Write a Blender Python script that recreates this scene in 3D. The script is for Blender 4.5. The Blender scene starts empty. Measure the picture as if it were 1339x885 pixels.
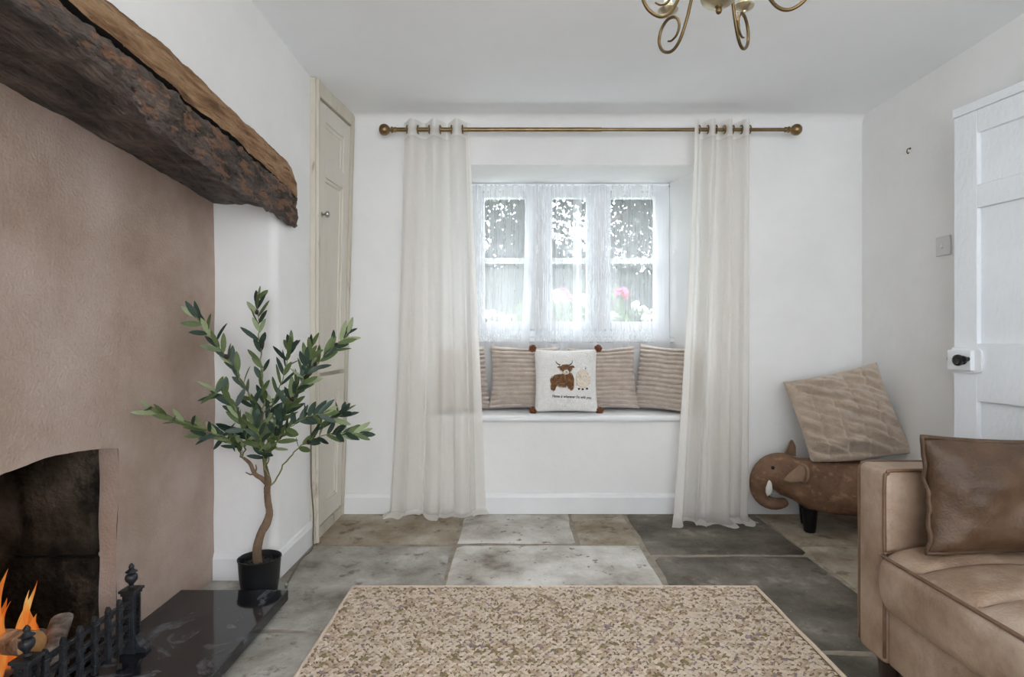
import bpy, bmesh, math, random
import numpy as np
from mathutils import Vector, Matrix, noise

random.seed(7)
C = bpy.context.scene.collection
SC = bpy.context.scene
PI = math.pi

# ------------------------------------------------------------------ camera, sky, light, exposure
EYE = 0.968
cam_d = bpy.data.cameras.new('camera')
cam_d.sensor_width = 36.0
cam_d.lens = 36.0 * 760.0 / 1339.0
cam_d.clip_start = 0.02
cam = bpy.data.objects.new('camera', cam_d)
C.objects.link(cam)
cam.location = (0, 0, EYE)
cam.rotation_euler = (PI / 2, 0, 0)
SC.camera = cam

SC.view_settings.view_transform = 'Standard'
SC.view_settings.look = 'None'
SC.view_settings.gamma = 1.0
SC.view_settings.use_curve_mapping = False
SC.view_settings.exposure = -0.16
SC.cycles.use_denoising = True
SC.cycles.max_bounces = 10
SC.cycles.diffuse_bounces = 6
SC.cycles.transparent_max_bounces = 24
SC.cycles.sample_clamp_indirect = 6.0
SC.cycles.caustics_reflective = False
SC.cycles.caustics_refractive = False

SKY_STRENGTH = 8.0
SUN_STRENGTH = 13.0
REAR_FILL_POWER = 8.5
BULB_POWER = 1.0
w = bpy.data.worlds.new('overcast_sky')
SC.world = w
w.use_nodes = True
nt = w.node_tree
nt.nodes.clear()
wo = nt.nodes.new('ShaderNodeOutputWorld')
wb = nt.nodes.new('ShaderNodeBackground')
wtc = nt.nodes.new('ShaderNodeTexCoord')
wsep = nt.nodes.new('ShaderNodeSeparateXYZ')
wr = nt.nodes.new('ShaderNodeValToRGB')
wr.color_ramp.elements[0].position = 0.0
wr.color_ramp.elements[0].color = (0.86, 0.90, 0.95, 1)
wr.color_ramp.elements[1].position = 0.6
wr.color_ramp.elements[1].color = (0.93, 0.96, 1.0, 1)
nt.links.new(wtc.outputs['Generated'], wsep.inputs[0])
nt.links.new(wsep.outputs['Z'], wr.inputs[0])
nt.links.new(wr.outputs[0], wb.inputs['Color'])
wb.inputs['Strength'].default_value = SKY_STRENGTH
nt.links.new(wb.outputs[0], wo.inputs[0])

sun_d = bpy.data.lights.new('overcast_sun', 'SUN')
sun_d.energy = SUN_STRENGTH
sun_d.angle = math.radians(75)
sun_d.color = (0.95, 0.975, 1.0)
sun = bpy.data.objects.new('overcast_sun', sun_d)
C.objects.link(sun)
sun.location = (1.5, 8, 6)
sun.rotation_euler = Vector((-0.12, -1.0, -0.95)).to_track_quat('-Z', 'Y').to_euler()

rear_d = bpy.data.lights.new('rear_fill_light', 'AREA')
rear_d.shape = 'RECTANGLE'
rear_d.size = 2.3
rear_d.size_y = 1.5
rear_d.energy = REAR_FILL_POWER
rear_d.color = (0.98, 0.99, 1.0)
rear = bpy.data.objects.new('rear_fill_light', rear_d)
C.objects.link(rear)
rear.location = (0.45, -1.62, 1.15)
rear.rotation_euler = (PI / 2 + 1.0, 0, 0)        # added fill lamp behind the camera, tilted up to bounce off the ceiling


# ------------------------------------------------------------------ materials
def lin(c):
    return tuple(((v / 255.0) / 12.92 if v / 255.0 <= 0.04045 else ((v / 255.0 + 0.055) / 1.055) ** 2.4) for v in c)


def mat_new(name):
    m = bpy.data.materials.new(name)
    m.use_nodes = True
    n = m.node_tree
    n.nodes.clear()
    out = n.nodes.new('ShaderNodeOutputMaterial')
    return m, n, out


def noisy(name, stops, scale=6.0, detail=6.0, rough=0.7, bump=0.0, bump_scale=40.0, stretch=(1, 1, 1), metal=0.0,
          spec=0.4, distortion=0.0, second=None, rough_var=0.0, bump_detail=4.0, coat=0.0, sheen=0.0, bump_stretch=None,
          bump_dist=0.01, third=None):
    """principled surface; stops = [(position, sRGB)], colour by object-space noise."""
    m, n, out = mat_new(name)
    L = n.links
    bs = n.nodes.new('ShaderNodeBsdfPrincipled')
    tc = n.nodes.new('ShaderNodeTexCoord')
    mp = n.nodes.new('ShaderNodeMapping')
    mp.inputs['Scale'].default_value = stretch
    L.new(tc.outputs['Object'], mp.inputs[0])
    nz = n.nodes.new('ShaderNodeTexNoise')
    nz.inputs['Scale'].default_value = scale
    nz.inputs['Detail'].default_value = detail
    nz.inputs['Roughness'].default_value = 0.62
    nz.inputs['Distortion'].default_value = distortion
    L.new(mp.outputs[0], nz.inputs['Vector'])
    rp = n.nodes.new('ShaderNodeValToRGB')
    el = rp.color_ramp.elements
    while len(el) < len(stops):
        el.new(0.5)
    for e, (p, c) in zip(el, stops):
        e.position = p
        e.color = (*lin(c), 1)
    L.new(nz.outputs['Fac'], rp.inputs[0])
    col = rp.outputs[0]
    for lay in [q for q in (second, third) if q]:      # (scale, low, high, sRGB, strength): blotches of another colour
        n2 = n.nodes.new('ShaderNodeTexNoise')
        n2.inputs['Scale'].default_value = lay[0]
        n2.inputs['Detail'].default_value = 7
        n2.inputs['Roughness'].default_value = 0.65
        L.new(mp.outputs[0], n2.inputs['Vector'])
        mr = n.nodes.new('ShaderNodeMapRange')
        mr.inputs['From Min'].default_value = lay[1]
        mr.inputs['From Max'].default_value = lay[2]
        mr.inputs['To Max'].default_value = lay[4]
        L.new(n2.outputs['Fac'], mr.inputs['Value'])
        mx = n.nodes.new('ShaderNodeMix')
        mx.data_type = 'RGBA'
        L.new(mr.outputs[0], mx.inputs[0])
        L.new(col, mx.inputs[6])
        mx.inputs[7].default_value = (*lin(lay[3]), 1)
        col = mx.outputs[2]
    L.new(col, bs.inputs['Base Color'])
    bs.inputs['Roughness'].default_value = rough
    if rough_var:
        mr2 = n.nodes.new('ShaderNodeMapRange')
        mr2.inputs['From Min'].default_value = 0.3
        mr2.inputs['From Max'].default_value = 0.7
        mr2.inputs['To Min'].default_value = rough - rough_var
        mr2.inputs['To Max'].default_value = rough + rough_var
        L.new(nz.outputs['Fac'], mr2.inputs['Value'])
        L.new(mr2.outputs[0], bs.inputs['Roughness'])
    bs.inputs['Metallic'].default_value = metal
    bs.inputs['Specular IOR Level'].default_value = spec
    bs.inputs['Coat Weight'].default_value = coat
    if sheen:
        bs.inputs['Sheen Weight'].default_value = sheen
        bs.inputs['Sheen Roughness'].default_value = 0.5
    if bump:
        nb = n.nodes.new('ShaderNodeTexNoise')
        nb.inputs['Scale'].default_value = bump_scale
        nb.inputs['Detail'].default_value = bump_detail
        if bump_stretch:
            mb = n.nodes.new('ShaderNodeMapping')
            mb.inputs['Scale'].default_value = bump_stretch
            L.new(tc.outputs['Object'], mb.inputs[0])
            L.new(mb.outputs[0], nb.inputs['Vector'])
        else:
            L.new(tc.outputs['Object'], nb.inputs['Vector'])
        bp = n.nodes.new('ShaderNodeBump')
        bp.inputs['Strength'].default_value = bump
        bp.inputs['Distance'].default_value = bump_dist
        L.new(nb.outputs['Fac'], bp.inputs['Height'])
        L.new(bp.outputs[0], bs.inputs['Normal'])
    L.new(bs.outputs[0], out.inputs[0])
    return m


def sheer(name, colour, see, trans, weave=0.35, wscale=(260, 260, 40), streak=0.0):
    """woven sheer cloth: part open holes, part cloth that both reflects and lets light through."""
    m, n, out = mat_new(name)
    L = n.links
    tc = n.nodes.new('ShaderNodeTexCoord')
    mp = n.nodes.new('ShaderNodeMapping')
    mp.inputs['Scale'].default_value = wscale
    L.new(tc.outputs['Object'], mp.inputs[0])
    nz = n.nodes.new('ShaderNodeTexNoise')
    nz.inputs['Scale'].default_value = 1.0
    nz.inputs['Detail'].default_value = 3
    L.new(mp.outputs[0], nz.inputs['Vector'])
    mr = n.nodes.new('ShaderNodeMapRange')
    mr.inputs['From Min'].default_value = 0.3
    mr.inputs['From Max'].default_value = 0.7
    mr.inputs['To Min'].default_value = max(0.0, see - weave / 2)
    mr.inputs['To Max'].default_value = min(1.0, see + weave / 2)
    L.new(nz.outputs['Fac'], mr.inputs['Value'])
    df = n.nodes.new('ShaderNodeBsdfDiffuse')
    tl = n.nodes.new('ShaderNodeBsdfTranslucent')
    tp = n.nodes.new('ShaderNodeBsdfTransparent')
    df.inputs['Color'].default_value = (*lin(colour), 1)
    tl.inputs['Color'].default_value = (*lin(colour), 1)
    m1 = n.nodes.new('ShaderNodeMixShader')
    m1.inputs[0].default_value = trans
    L.new(df.outputs[0], m1.inputs[1])
    L.new(tl.outputs[0], m1.inputs[2])
    m2 = n.nodes.new('ShaderNodeMixShader')
    L.new(mr.outputs[0], m2.inputs[0])
    L.new(m1.outputs[0], m2.inputs[1])
    L.new(tp.outputs[0], m2.inputs[2])
    L.new(m2.outputs[0], out.inputs[0])
    return m


def glass_mat(name):
    m, n, out = mat_new(name)
    L = n.links
    tp = n.nodes.new('ShaderNodeBsdfTransparent')
    tp.inputs['Color'].default_value = (0.96, 0.98, 0.98, 1)
    gl = n.nodes.new('ShaderNodeBsdfGlossy')
    gl.inputs['Roughness'].default_value = 0.02
    mx = n.nodes.new('ShaderNodeMixShader')
    mx.inputs[0].default_value = 0.05
    L.new(tp.outputs[0], mx.inputs[1])
    L.new(gl.outputs[0], mx.inputs[2])
    L.new(mx.outputs[0], out.inputs[0])
    return m


def flame_mat(name):
    m, n, out = mat_new(name)
    L = n.links
    tc = n.nodes.new('ShaderNodeTexCoord')
    sp = n.nodes.new('ShaderNodeSeparateXYZ')
    L.new(tc.outputs['Object'], sp.inputs[0])
    nz = n.nodes.new('ShaderNodeTexNoise')
    nz.inputs['Scale'].default_value = 9
    nz.inputs['Detail'].default_value = 3
    mp = n.nodes.new('ShaderNodeMapping')
    mp.inputs['Scale'].default_value = (1.5, 1.5, 0.55)
    L.new(tc.outputs['Object'], mp.inputs[0])
    L.new(mp.outputs[0], nz.inputs['Vector'])
    rp = n.nodes.new('ShaderNodeValToRGB')
    el = rp.color_ramp.elements
    el.new(0.5)
    el.new(0.5)
    for e, (p, c) in zip(el, [(0.3, (1.0, 0.10, 0.01)), (0.45, (1.0, 0.22, 0.03)), (0.58, (1.0, 0.45, 0.10)), (0.72, (1.0, 0.75, 0.35))]):
        e.position = p
        e.color = (*c, 1)
    L.new(nz.outputs['Fac'], rp.inputs[0])
    em = n.nodes.new('ShaderNodeEmission')
    em.inputs['Strength'].default_value = 0.75
    L.new(rp.outputs[0], em.inputs['Color'])
    tp = n.nodes.new('ShaderNodeBsdfTransparent')
    mr = n.nodes.new('ShaderNodeMapRange')
    mr.inputs['From Min'].default_value = 0.28
    mr.inputs['From Max'].default_value = 0.62
    mr.inputs['To Min'].default_value = 0.12
    mr.inputs['To Max'].default_value = 0.8
    L.new(nz.outputs['Fac'], mr.inputs['Value'])
    mx = n.nodes.new('ShaderNodeMixShader')
    L.new(mr.outputs[0], mx.inputs[0])
    L.new(tp.outputs[0], mx.inputs[1])
    L.new(em.outputs[0], mx.inputs[2])
    L.new(mx.outputs[0], out.inputs[0])
    return m


M = {}
M['wall'] = noisy('painted_plaster', [(0.3, (231, 231, 230)), (0.7, (238, 238, 237))], scale=3, rough=0.85, bump=0.12, bump_scale=14, spec=0.2, bump_dist=0.02)
M['ceil'] = noisy('ceiling_paint', [(0.3, (238, 240, 242)), (0.7, (243, 245, 247))], scale=2, rough=0.9, bump=0.06, bump_scale=10, spec=0.15)
M['gloss_white'] = noisy('white_gloss_paint', [(0.3, (229, 230, 231)), (0.7, (236, 237, 238))], scale=4, rough=0.38, bump=0.08, bump_scale=30)
M['door_white'] = noisy('door_gloss_paint', [(0.3, (228, 232, 236)), (0.7, (235, 239, 243))], scale=4, rough=0.35, bump=0.25, bump_scale=60, bump_stretch=(1, 1, .5), second=(38, .70, .76, (150, 150, 150), .5))
M['window_white'] = noisy('window_paint', [(0.3, (232, 235, 238)), (0.7, (240, 243, 246))], scale=4, rough=0.45, bump=0.05)
M['cream'] = noisy('cream_cupboard_paint', [(0.3, (212, 206, 194)), (0.7, (222, 217, 206))], scale=5, rough=0.5, bump=0.1, bump_scale=25, second=(30, .66, .75, (150, 130, 105), .5), stretch=(1, 1, .35))
M['cream_worn'] = noisy('cream_worn_paint', [(0.3, (196, 188, 172)), (0.7, (212, 206, 192))], scale=9, rough=0.6, bump=0.3, bump_scale=40, second=(22, .58, .7, (128, 108, 84), .7), stretch=(1, 1, .25))
M['plaster'] = noisy('beige_pink_plaster', [(0.28, (158, 136, 122)), (0.45, (176, 156, 143)), (0.58, (188, 170, 159)), (0.75, (204, 188, 178))], scale=2.2, detail=12, rough=0.9, bump=0.5, bump_scale=110, spec=0.15, bump_dist=0.008, bump_detail=8, third=(120, .62, .72, (140, 120, 106), .4))
M['soot'] = noisy('sooty_stone', [(0.30, (16, 15, 13)), (0.46, (44, 40, 35)), (0.58, (70, 64, 56)), (0.75, (104, 96, 86))], scale=5, detail=12, rough=0.92, bump=1.0, bump_scale=38, spec=0.15, bump_detail=9, bump_dist=.02, third=(7, .52, .6, (18, 17, 16), .8))
M['granite'] = noisy('polished_black_stone', [(0.3, (24, 25, 28)), (0.55, (34, 35, 39)), (0.66, (92, 94, 100)), (0.74, (34, 35, 38))], scale=4.5, detail=12, rough=0.08, spec=0.55, distortion=2.2, second=(240, .69, .72, (120, 122, 126), .6))
M['iron'] = noisy('black_cast_iron', [(0.3, (44, 46, 50)), (0.7, (66, 69, 74))], scale=30, rough=0.36, bump=0.25, bump_scale=160, metal=0.45)
M['beam_top'] = noisy('weathered_brown_oak', [(0.30, (72, 52, 36)), (0.43, (130, 97, 70)), (0.55, (172, 137, 104)), (0.72, (206, 177, 144))], scale=9, detail=12, rough=0.8, bump=1.0, bump_scale=34, stretch=(2.6, .42, 2.6), bump_stretch=(3, .35, 3), bump_dist=.03, spec=.2, second=(9, .60, .66, (84, 58, 40), .8), third=(34, .66, .70, (30, 20, 14), .9), bump_detail=9)
M['beam_low'] = noisy('smoked_grey_oak', [(0.30, (40, 35, 32)), (0.43, (78, 70, 65)), (0.55, (101, 91, 85)), (0.70, (132, 112, 98))], scale=12, detail=12, rough=0.75, bump=1.0, bump_scale=40, stretch=(1.8, .7, 1.8), bump_stretch=(2.4, .7, 2.4), bump_dist=.03, spec=.25, second=(17, .51, .57, (142, 106, 84), .8), third=(26, .61, .66, (32, 28, 27), .9), bump_detail=9)
M['beam_char'] = noisy('charred_oak', [(0.30, (28, 25, 24)), (0.45, (72, 64, 61)), (0.60, (108, 96, 92)), (0.75, (142, 124, 117))], scale=8, detail=12, rough=0.55, bump=1.0, bump_scale=28, stretch=(1.5, .5, 1.5), bump_stretch=(2, .4, 2), bump_dist=.03, spec=.4, second=(9, .58, .66, (122, 92, 74), .6), third=(22, .6, .66, (16, 13, 12), .9), bump_detail=9)
M['dark_crack'] = noisy('dark_split', [(0.3, (14, 11, 9)), (0.7, (30, 24, 19))], rough=.95)
M['flag_light'] = noisy('pale_flagstone', [(0.30, (122, 113, 100)), (0.43, (176, 170, 160)), (0.55, (204, 200, 193)), (0.72, (226, 224, 219))], scale=3.4, detail=12, rough=.75, bump=.6, bump_scale=45, second=(16, .60, .64, (96, 88, 76), .75), third=(60, .62, .70, (110, 102, 90), .5), spec=.25, bump_detail=9)
M['flag_warm'] = noisy('brown_grey_flagstone', [(0.30, (104, 90, 72)), (0.45, (148, 135, 116)), (0.58, (170, 160, 144)), (0.72, (200, 194, 184))], scale=3.6, detail=12, rough=.75, bump=.6, bump_scale=45, second=(9, .56, .64, (100, 86, 68), .7), third=(70, .60, .70, (92, 82, 68), .5), spec=.25, bump_detail=9)
M['flag_grey'] = noisy('grey_flagstone', [(0.30, (96, 90, 81)), (0.44, (146, 141, 132)), (0.57, (170, 166, 158)), (0.72, (204, 202, 197))], scale=3.8, detail=12, rough=.75, bump=.6, bump_scale=45, second=(11, .57, .65, (100, 90, 76), .7), third=(70, .60, .70, (90, 84, 74), .55), spec=.25, bump_detail=9)
M['flag_dark'] = noisy('dark_flagstone', [(0.30, (56, 51, 43)), (0.44, (88, 82, 72)), (0.57, (114, 108, 97)), (0.72, (172, 167, 157))], scale=3.2, detail=12, rough=.66, bump=.6, bump_scale=45, second=(8, .55, .65, (72, 62, 50), .75), third=(50, .62, .70, (170, 166, 158), .45), spec=.3, bump_detail=9)
M['grout'] = noisy('sandy_joint', [(0.3, (128, 118, 104)), (0.7, (164, 154, 140))], scale=20, rough=.95, bump=.5, bump_scale=90)
M['pot'] = noisy('black_plastic', [(0.3, (24, 25, 27)), (0.7, (32, 33, 35))], rough=.38)
M['soil'] = noisy('dark_soil', [(0.3, (14, 13, 12)), (0.7, (58, 56, 54))], scale=90, rough=.95, bump=1, bump_scale=120)
M['bark'] = noisy('pale_brown_bark', [(0.3, (92, 74, 58)), (0.55, (128, 106, 86)), (0.8, (152, 130, 108))], scale=24, detail=8, rough=.85, bump=.6, bump_scale=60, stretch=(1, 1, .4))
M['stem'] = noisy('green_stem', [(0.3, (104, 116, 66)), (0.7, (140, 146, 92))], scale=30, rough=.6)
M['leaf_dark'] = noisy('dark_olive_leaf', [(0.3, (38, 56, 48)), (0.7, (60, 80, 66))], scale=18, rough=.5)
M['leaf_mid'] = noisy('green_olive_leaf', [(0.3, (74, 92, 54)), (0.7, (106, 122, 76))], scale=18, rough=.5)
M['leaf_pale'] = noisy('pale_olive_leaf', [(0.3, (130, 146, 104)), (0.7, (160, 172, 134))], scale=18, rough=.55)
M['olive'] = noisy('black_olive', [(0.3, (20, 14, 18)), (0.7, (52, 26, 30))], scale=40, rough=.35)
M['brass'] = noisy('antique_brass', [(0.3, (118, 96, 66)), (0.7, (150, 126, 90))], scale=14, rough=.3, metal=.9)
M['bronze'] = noisy('dark_bronze', [(0.3, (92, 76, 50)), (0.7, (120, 100, 68))], scale=14, rough=.36, metal=.85)
M['brass_pale'] = noisy('satin_pale_brass', [(0.3, (188, 178, 150)), (0.7, (208, 198, 172))], scale=10, rough=.3, metal=.9)
M['linen'] = sheer('white_linen_voile', (247, 244, 239), 0.32, 0.55, weave=.04, wscale=(420, 420, 60))
M['net'] = sheer('white_net_voile', (242, 245, 249), 0.72, 0.60, weave=.06, wscale=(150, 150, 4))
M['nethem'] = sheer('white_net_hem', (244, 246, 250), 0.48, 0.55, weave=.05, wscale=(150, 150, 4))
M['hem'] = sheer('white_voile_hem', (247, 244, 239), 0.14, 0.45, weave=.04)
M['glass'] = glass_mat('window_glass')
M['leather'] = noisy('tan_waxed_leather', [(0.28, (116, 92, 73)), (0.46, (146, 122, 102)), (0.60, (166, 145, 126)), (0.75, (188, 170, 153))], scale=5.5, detail=12, rough=.46, bump=.25, bump_scale=160, rough_var=.08, spec=.45, second=(3.5, .52, .66, (190, 173, 157), .6), third=(30, .6, .7, (126, 102, 82), .45))
M['leather_dark'] = noisy('brown_waxed_leather', [(0.28, (58, 41, 28)), (0.48, (77, 57, 40)), (0.72, (102, 79, 59))], scale=6, detail=12, rough=.5, bump=.25, bump_scale=160)
M['piping'] = noisy('brown_piping', [(0.3, (92, 68, 50)), (0.7, (122, 94, 72))], scale=20, rough=.5)
M['dark_wood'] = noisy('dark_turned_wood', [(0.3, (34, 24, 20)), (0.7, (54, 40, 33))], scale=12, rough=.4, stretch=(1, 1, .2))
M['elephant'] = noisy('brown_suede_leather', [(0.28, (90, 64, 47)), (0.48, (118, 88, 67)), (0.7, (140, 109, 86))], scale=8, detail=12, rough=.68, bump=.4, bump_scale=70, second=(22, .55, .62, (168, 130, 100), .5), third=(14, .58, .66, (84, 58, 44), .6))
M['elephant_ear'] = noisy('brown_ear_leather', [(0.3, (114, 88, 68)), (0.7, (152, 126, 102))], scale=10, rough=.7, bump=.5, bump_scale=40)
M['tusk'] = noisy('ivory_felt', [(0.3, (222, 220, 212)), (0.7, (236, 234, 228))], rough=.8)
M['black'] = noisy('black_lacquer', [(0.3, (14, 14, 15)), (0.7, (24, 24, 26))], rough=.28)
M['fleece'] = noisy('beige_fleece', [(0.3, (174, 154, 134)), (0.7, (202, 184, 164))], scale=26, detail=6, rough=.95, bump=.8, bump_scale=190, sheen=.5)
M['cord'] = noisy('taupe_corduroy', [(0.3, (182, 166, 153)), (0.7, (210, 198, 187))], scale=20, rough=.9, bump=.4, bump_scale=160, sheen=.4)
M['boucle'] = noisy('white_boucle', [(0.3, (232, 230, 226)), (0.7, (246, 244, 241))], scale=50, rough=.95, bump=.7, bump_scale=150)
M['pompom'] = noisy('rust_brown_yarn', [(0.3, (112, 66, 44)), (0.7, (160, 104, 74))], scale=60, rough=.95, bump=1, bump_scale=150)
M['cow_fur'] = noisy('ginger_yarn', [(0.25, (92, 62, 36)), (0.5, (132, 94, 60)), (0.7, (172, 134, 96))], scale=60, rough=.9)
M['wool'] = noisy('cream_yarn', [(0.3, (222, 208, 190)), (0.7, (242, 233, 220))], scale=60, rough=.95)
M['ink'] = noisy('black_thread', [(0.3, (26, 24, 24)), (0.7, (40, 38, 38))], rough=.8)
M['muzzle'] = noisy('pale_felt', [(0.3, (216, 204, 190)), (0.7, (228, 218, 206))], rough=.9)
M['rug_a'] = noisy('cream_jute', [(0.3, (214, 194, 172)), (0.7, (236, 220, 202))], scale=50, rough=.95, bump=.6, bump_scale=220)
M['rug_b'] = noisy('tan_jute', [(0.3, (188, 164, 138)), (0.7, (214, 192, 168))], scale=50, rough=.95, bump=.6, bump_scale=220)
M['rug_c'] = noisy('olive_jute', [(0.3, (140, 126, 92)), (0.7, (168, 154, 116))], scale=50, rough=.95, bump=.6, bump_scale=220)
M['rug_d'] = noisy('mauve_jute', [(0.3, (148, 128, 130)), (0.7, (174, 154, 156))], scale=50, rough=.95, bump=.6, bump_scale=220)
M['rug_e'] = noisy('brown_jute', [(0.3, (130, 106, 82)), (0.7, (156, 132, 106))], scale=50, rough=.95)
M['rug_base'] = noisy('jute_backing', [(0.3, (104, 84, 64)), (0.7, (138, 116, 94))], scale=60, rough=.95)  # backing darkened to stand in for shade in the gaps between strands
M['switch'] = noisy('grey_white_plastic', [(0.3, (208, 208, 208)), (0.7, (214, 214, 214))], rough=.4)
M['lock_white'] = noisy('painted_lock', [(0.3, (226, 229, 232)), (0.7, (234, 237, 240))], rough=.35, bump=.1)
M['chrome'] = noisy('dull_chrome', [(0.3, (170, 168, 164)), (0.7, (196, 194, 190))], rough=.2, metal=1.0)
M['cable'] = noisy('brown_grey_cable', [(0.3, (96, 84, 74)), (0.7, (118, 106, 94))], rough=.6)
M['log_bark'] = noisy('birch_bark', [(0.3, (70, 60, 52)), (0.55, (150, 140, 132)), (0.75, (206, 200, 194))], scale=22, detail=8, rough=.9, bump=.8, bump_scale=50)
M['log_cut'] = noisy('cut_wood', [(0.3, (150, 106, 62)), (0.6, (186, 142, 92)), (0.8, (206, 168, 122))], scale=22, detail=8, rough=.85, bump=.3)
M['log_split'] = noisy('split_wood', [(0.3, (172, 138, 106)), (0.7, (206, 176, 144))], scale=16, detail=8, rough=.85, bump=.4, stretch=(2, 2, .4))
M['coal'] = noisy('coal', [(0.3, (12, 12, 12)), (0.7, (46, 44, 43))], scale=30, rough=.6, bump=1, bump_scale=40)
M['fire'] = flame_mat('flame')
M['ember'] = noisy('ember', [(0.3, (255, 70, 10)), (0.7, (255, 150, 40))], rough=.9)
_b = [x for x in M['ember'].node_tree.nodes if x.type == 'BSDF_PRINCIPLED'][0]
_b.inputs['Emission Color'].default_value = (1, .14, .02, 1)
_b.inputs['Emission Strength'].default_value = 0.9
M['bulb'] = noisy('lit_bulb', [(0.3, (255, 246, 232)), (0.7, (255, 250, 240))], rough=.3)
_b = [x for x in M['bulb'].node_tree.nodes if x.type == 'BSDF_PRINCIPLED'][0]
_b.inputs['Emission Color'].default_value = (1, .93, .82, 1)
_b.inputs['Emission Strength'].default_value = 2.0
_b.inputs['Alpha'].default_value = .5
M['lawn'] = noisy('lawn', [(0.3, (62, 70, 52)), (0.7, (84, 92, 70))], scale=3, rough=.95, bump=1, bump_scale=40)
M['tree_leaf'] = noisy('tree_leaf', [(0.3, (26, 31, 26)), (0.7, (48, 54, 45))], scale=1.5, rough=.7)
M['tree_leaf_light'] = noisy('tree_leaf_light', [(0.3, (44, 54, 36)), (0.7, (68, 76, 56))], scale=1.5, rough=.7)
M['hedge_leaf'] = noisy('hedge_leaf', [(0.3, (25, 30, 26)), (0.7, (44, 49, 42))], scale=2, rough=.7)
M['bush_leaf'] = noisy('bush_leaf', [(0.3, (58, 80, 40)), (0.7, (90, 112, 62))], scale=5, rough=.7)
M['petal_white'] = noisy('white_petal', [(0.3, (168, 168, 165)), (0.7, (190, 190, 188))], rough=.8)
M['petal_pink'] = noisy('pink_petal', [(0.3, (176, 30, 76)), (0.7, (200, 60, 108))], scale=20, rough=.7)
M['petal_lilac'] = noisy('lilac_petal', [(0.3, (150, 138, 190)), (0.7, (176, 166, 210))], scale=20, rough=.7)
M['tree_bark'] = noisy('tree_bark', [(0.3, (66, 58, 50)), (0.7, (98, 88, 78))], scale=8, rough=.9, bump=.8, bump_scale=20)


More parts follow.
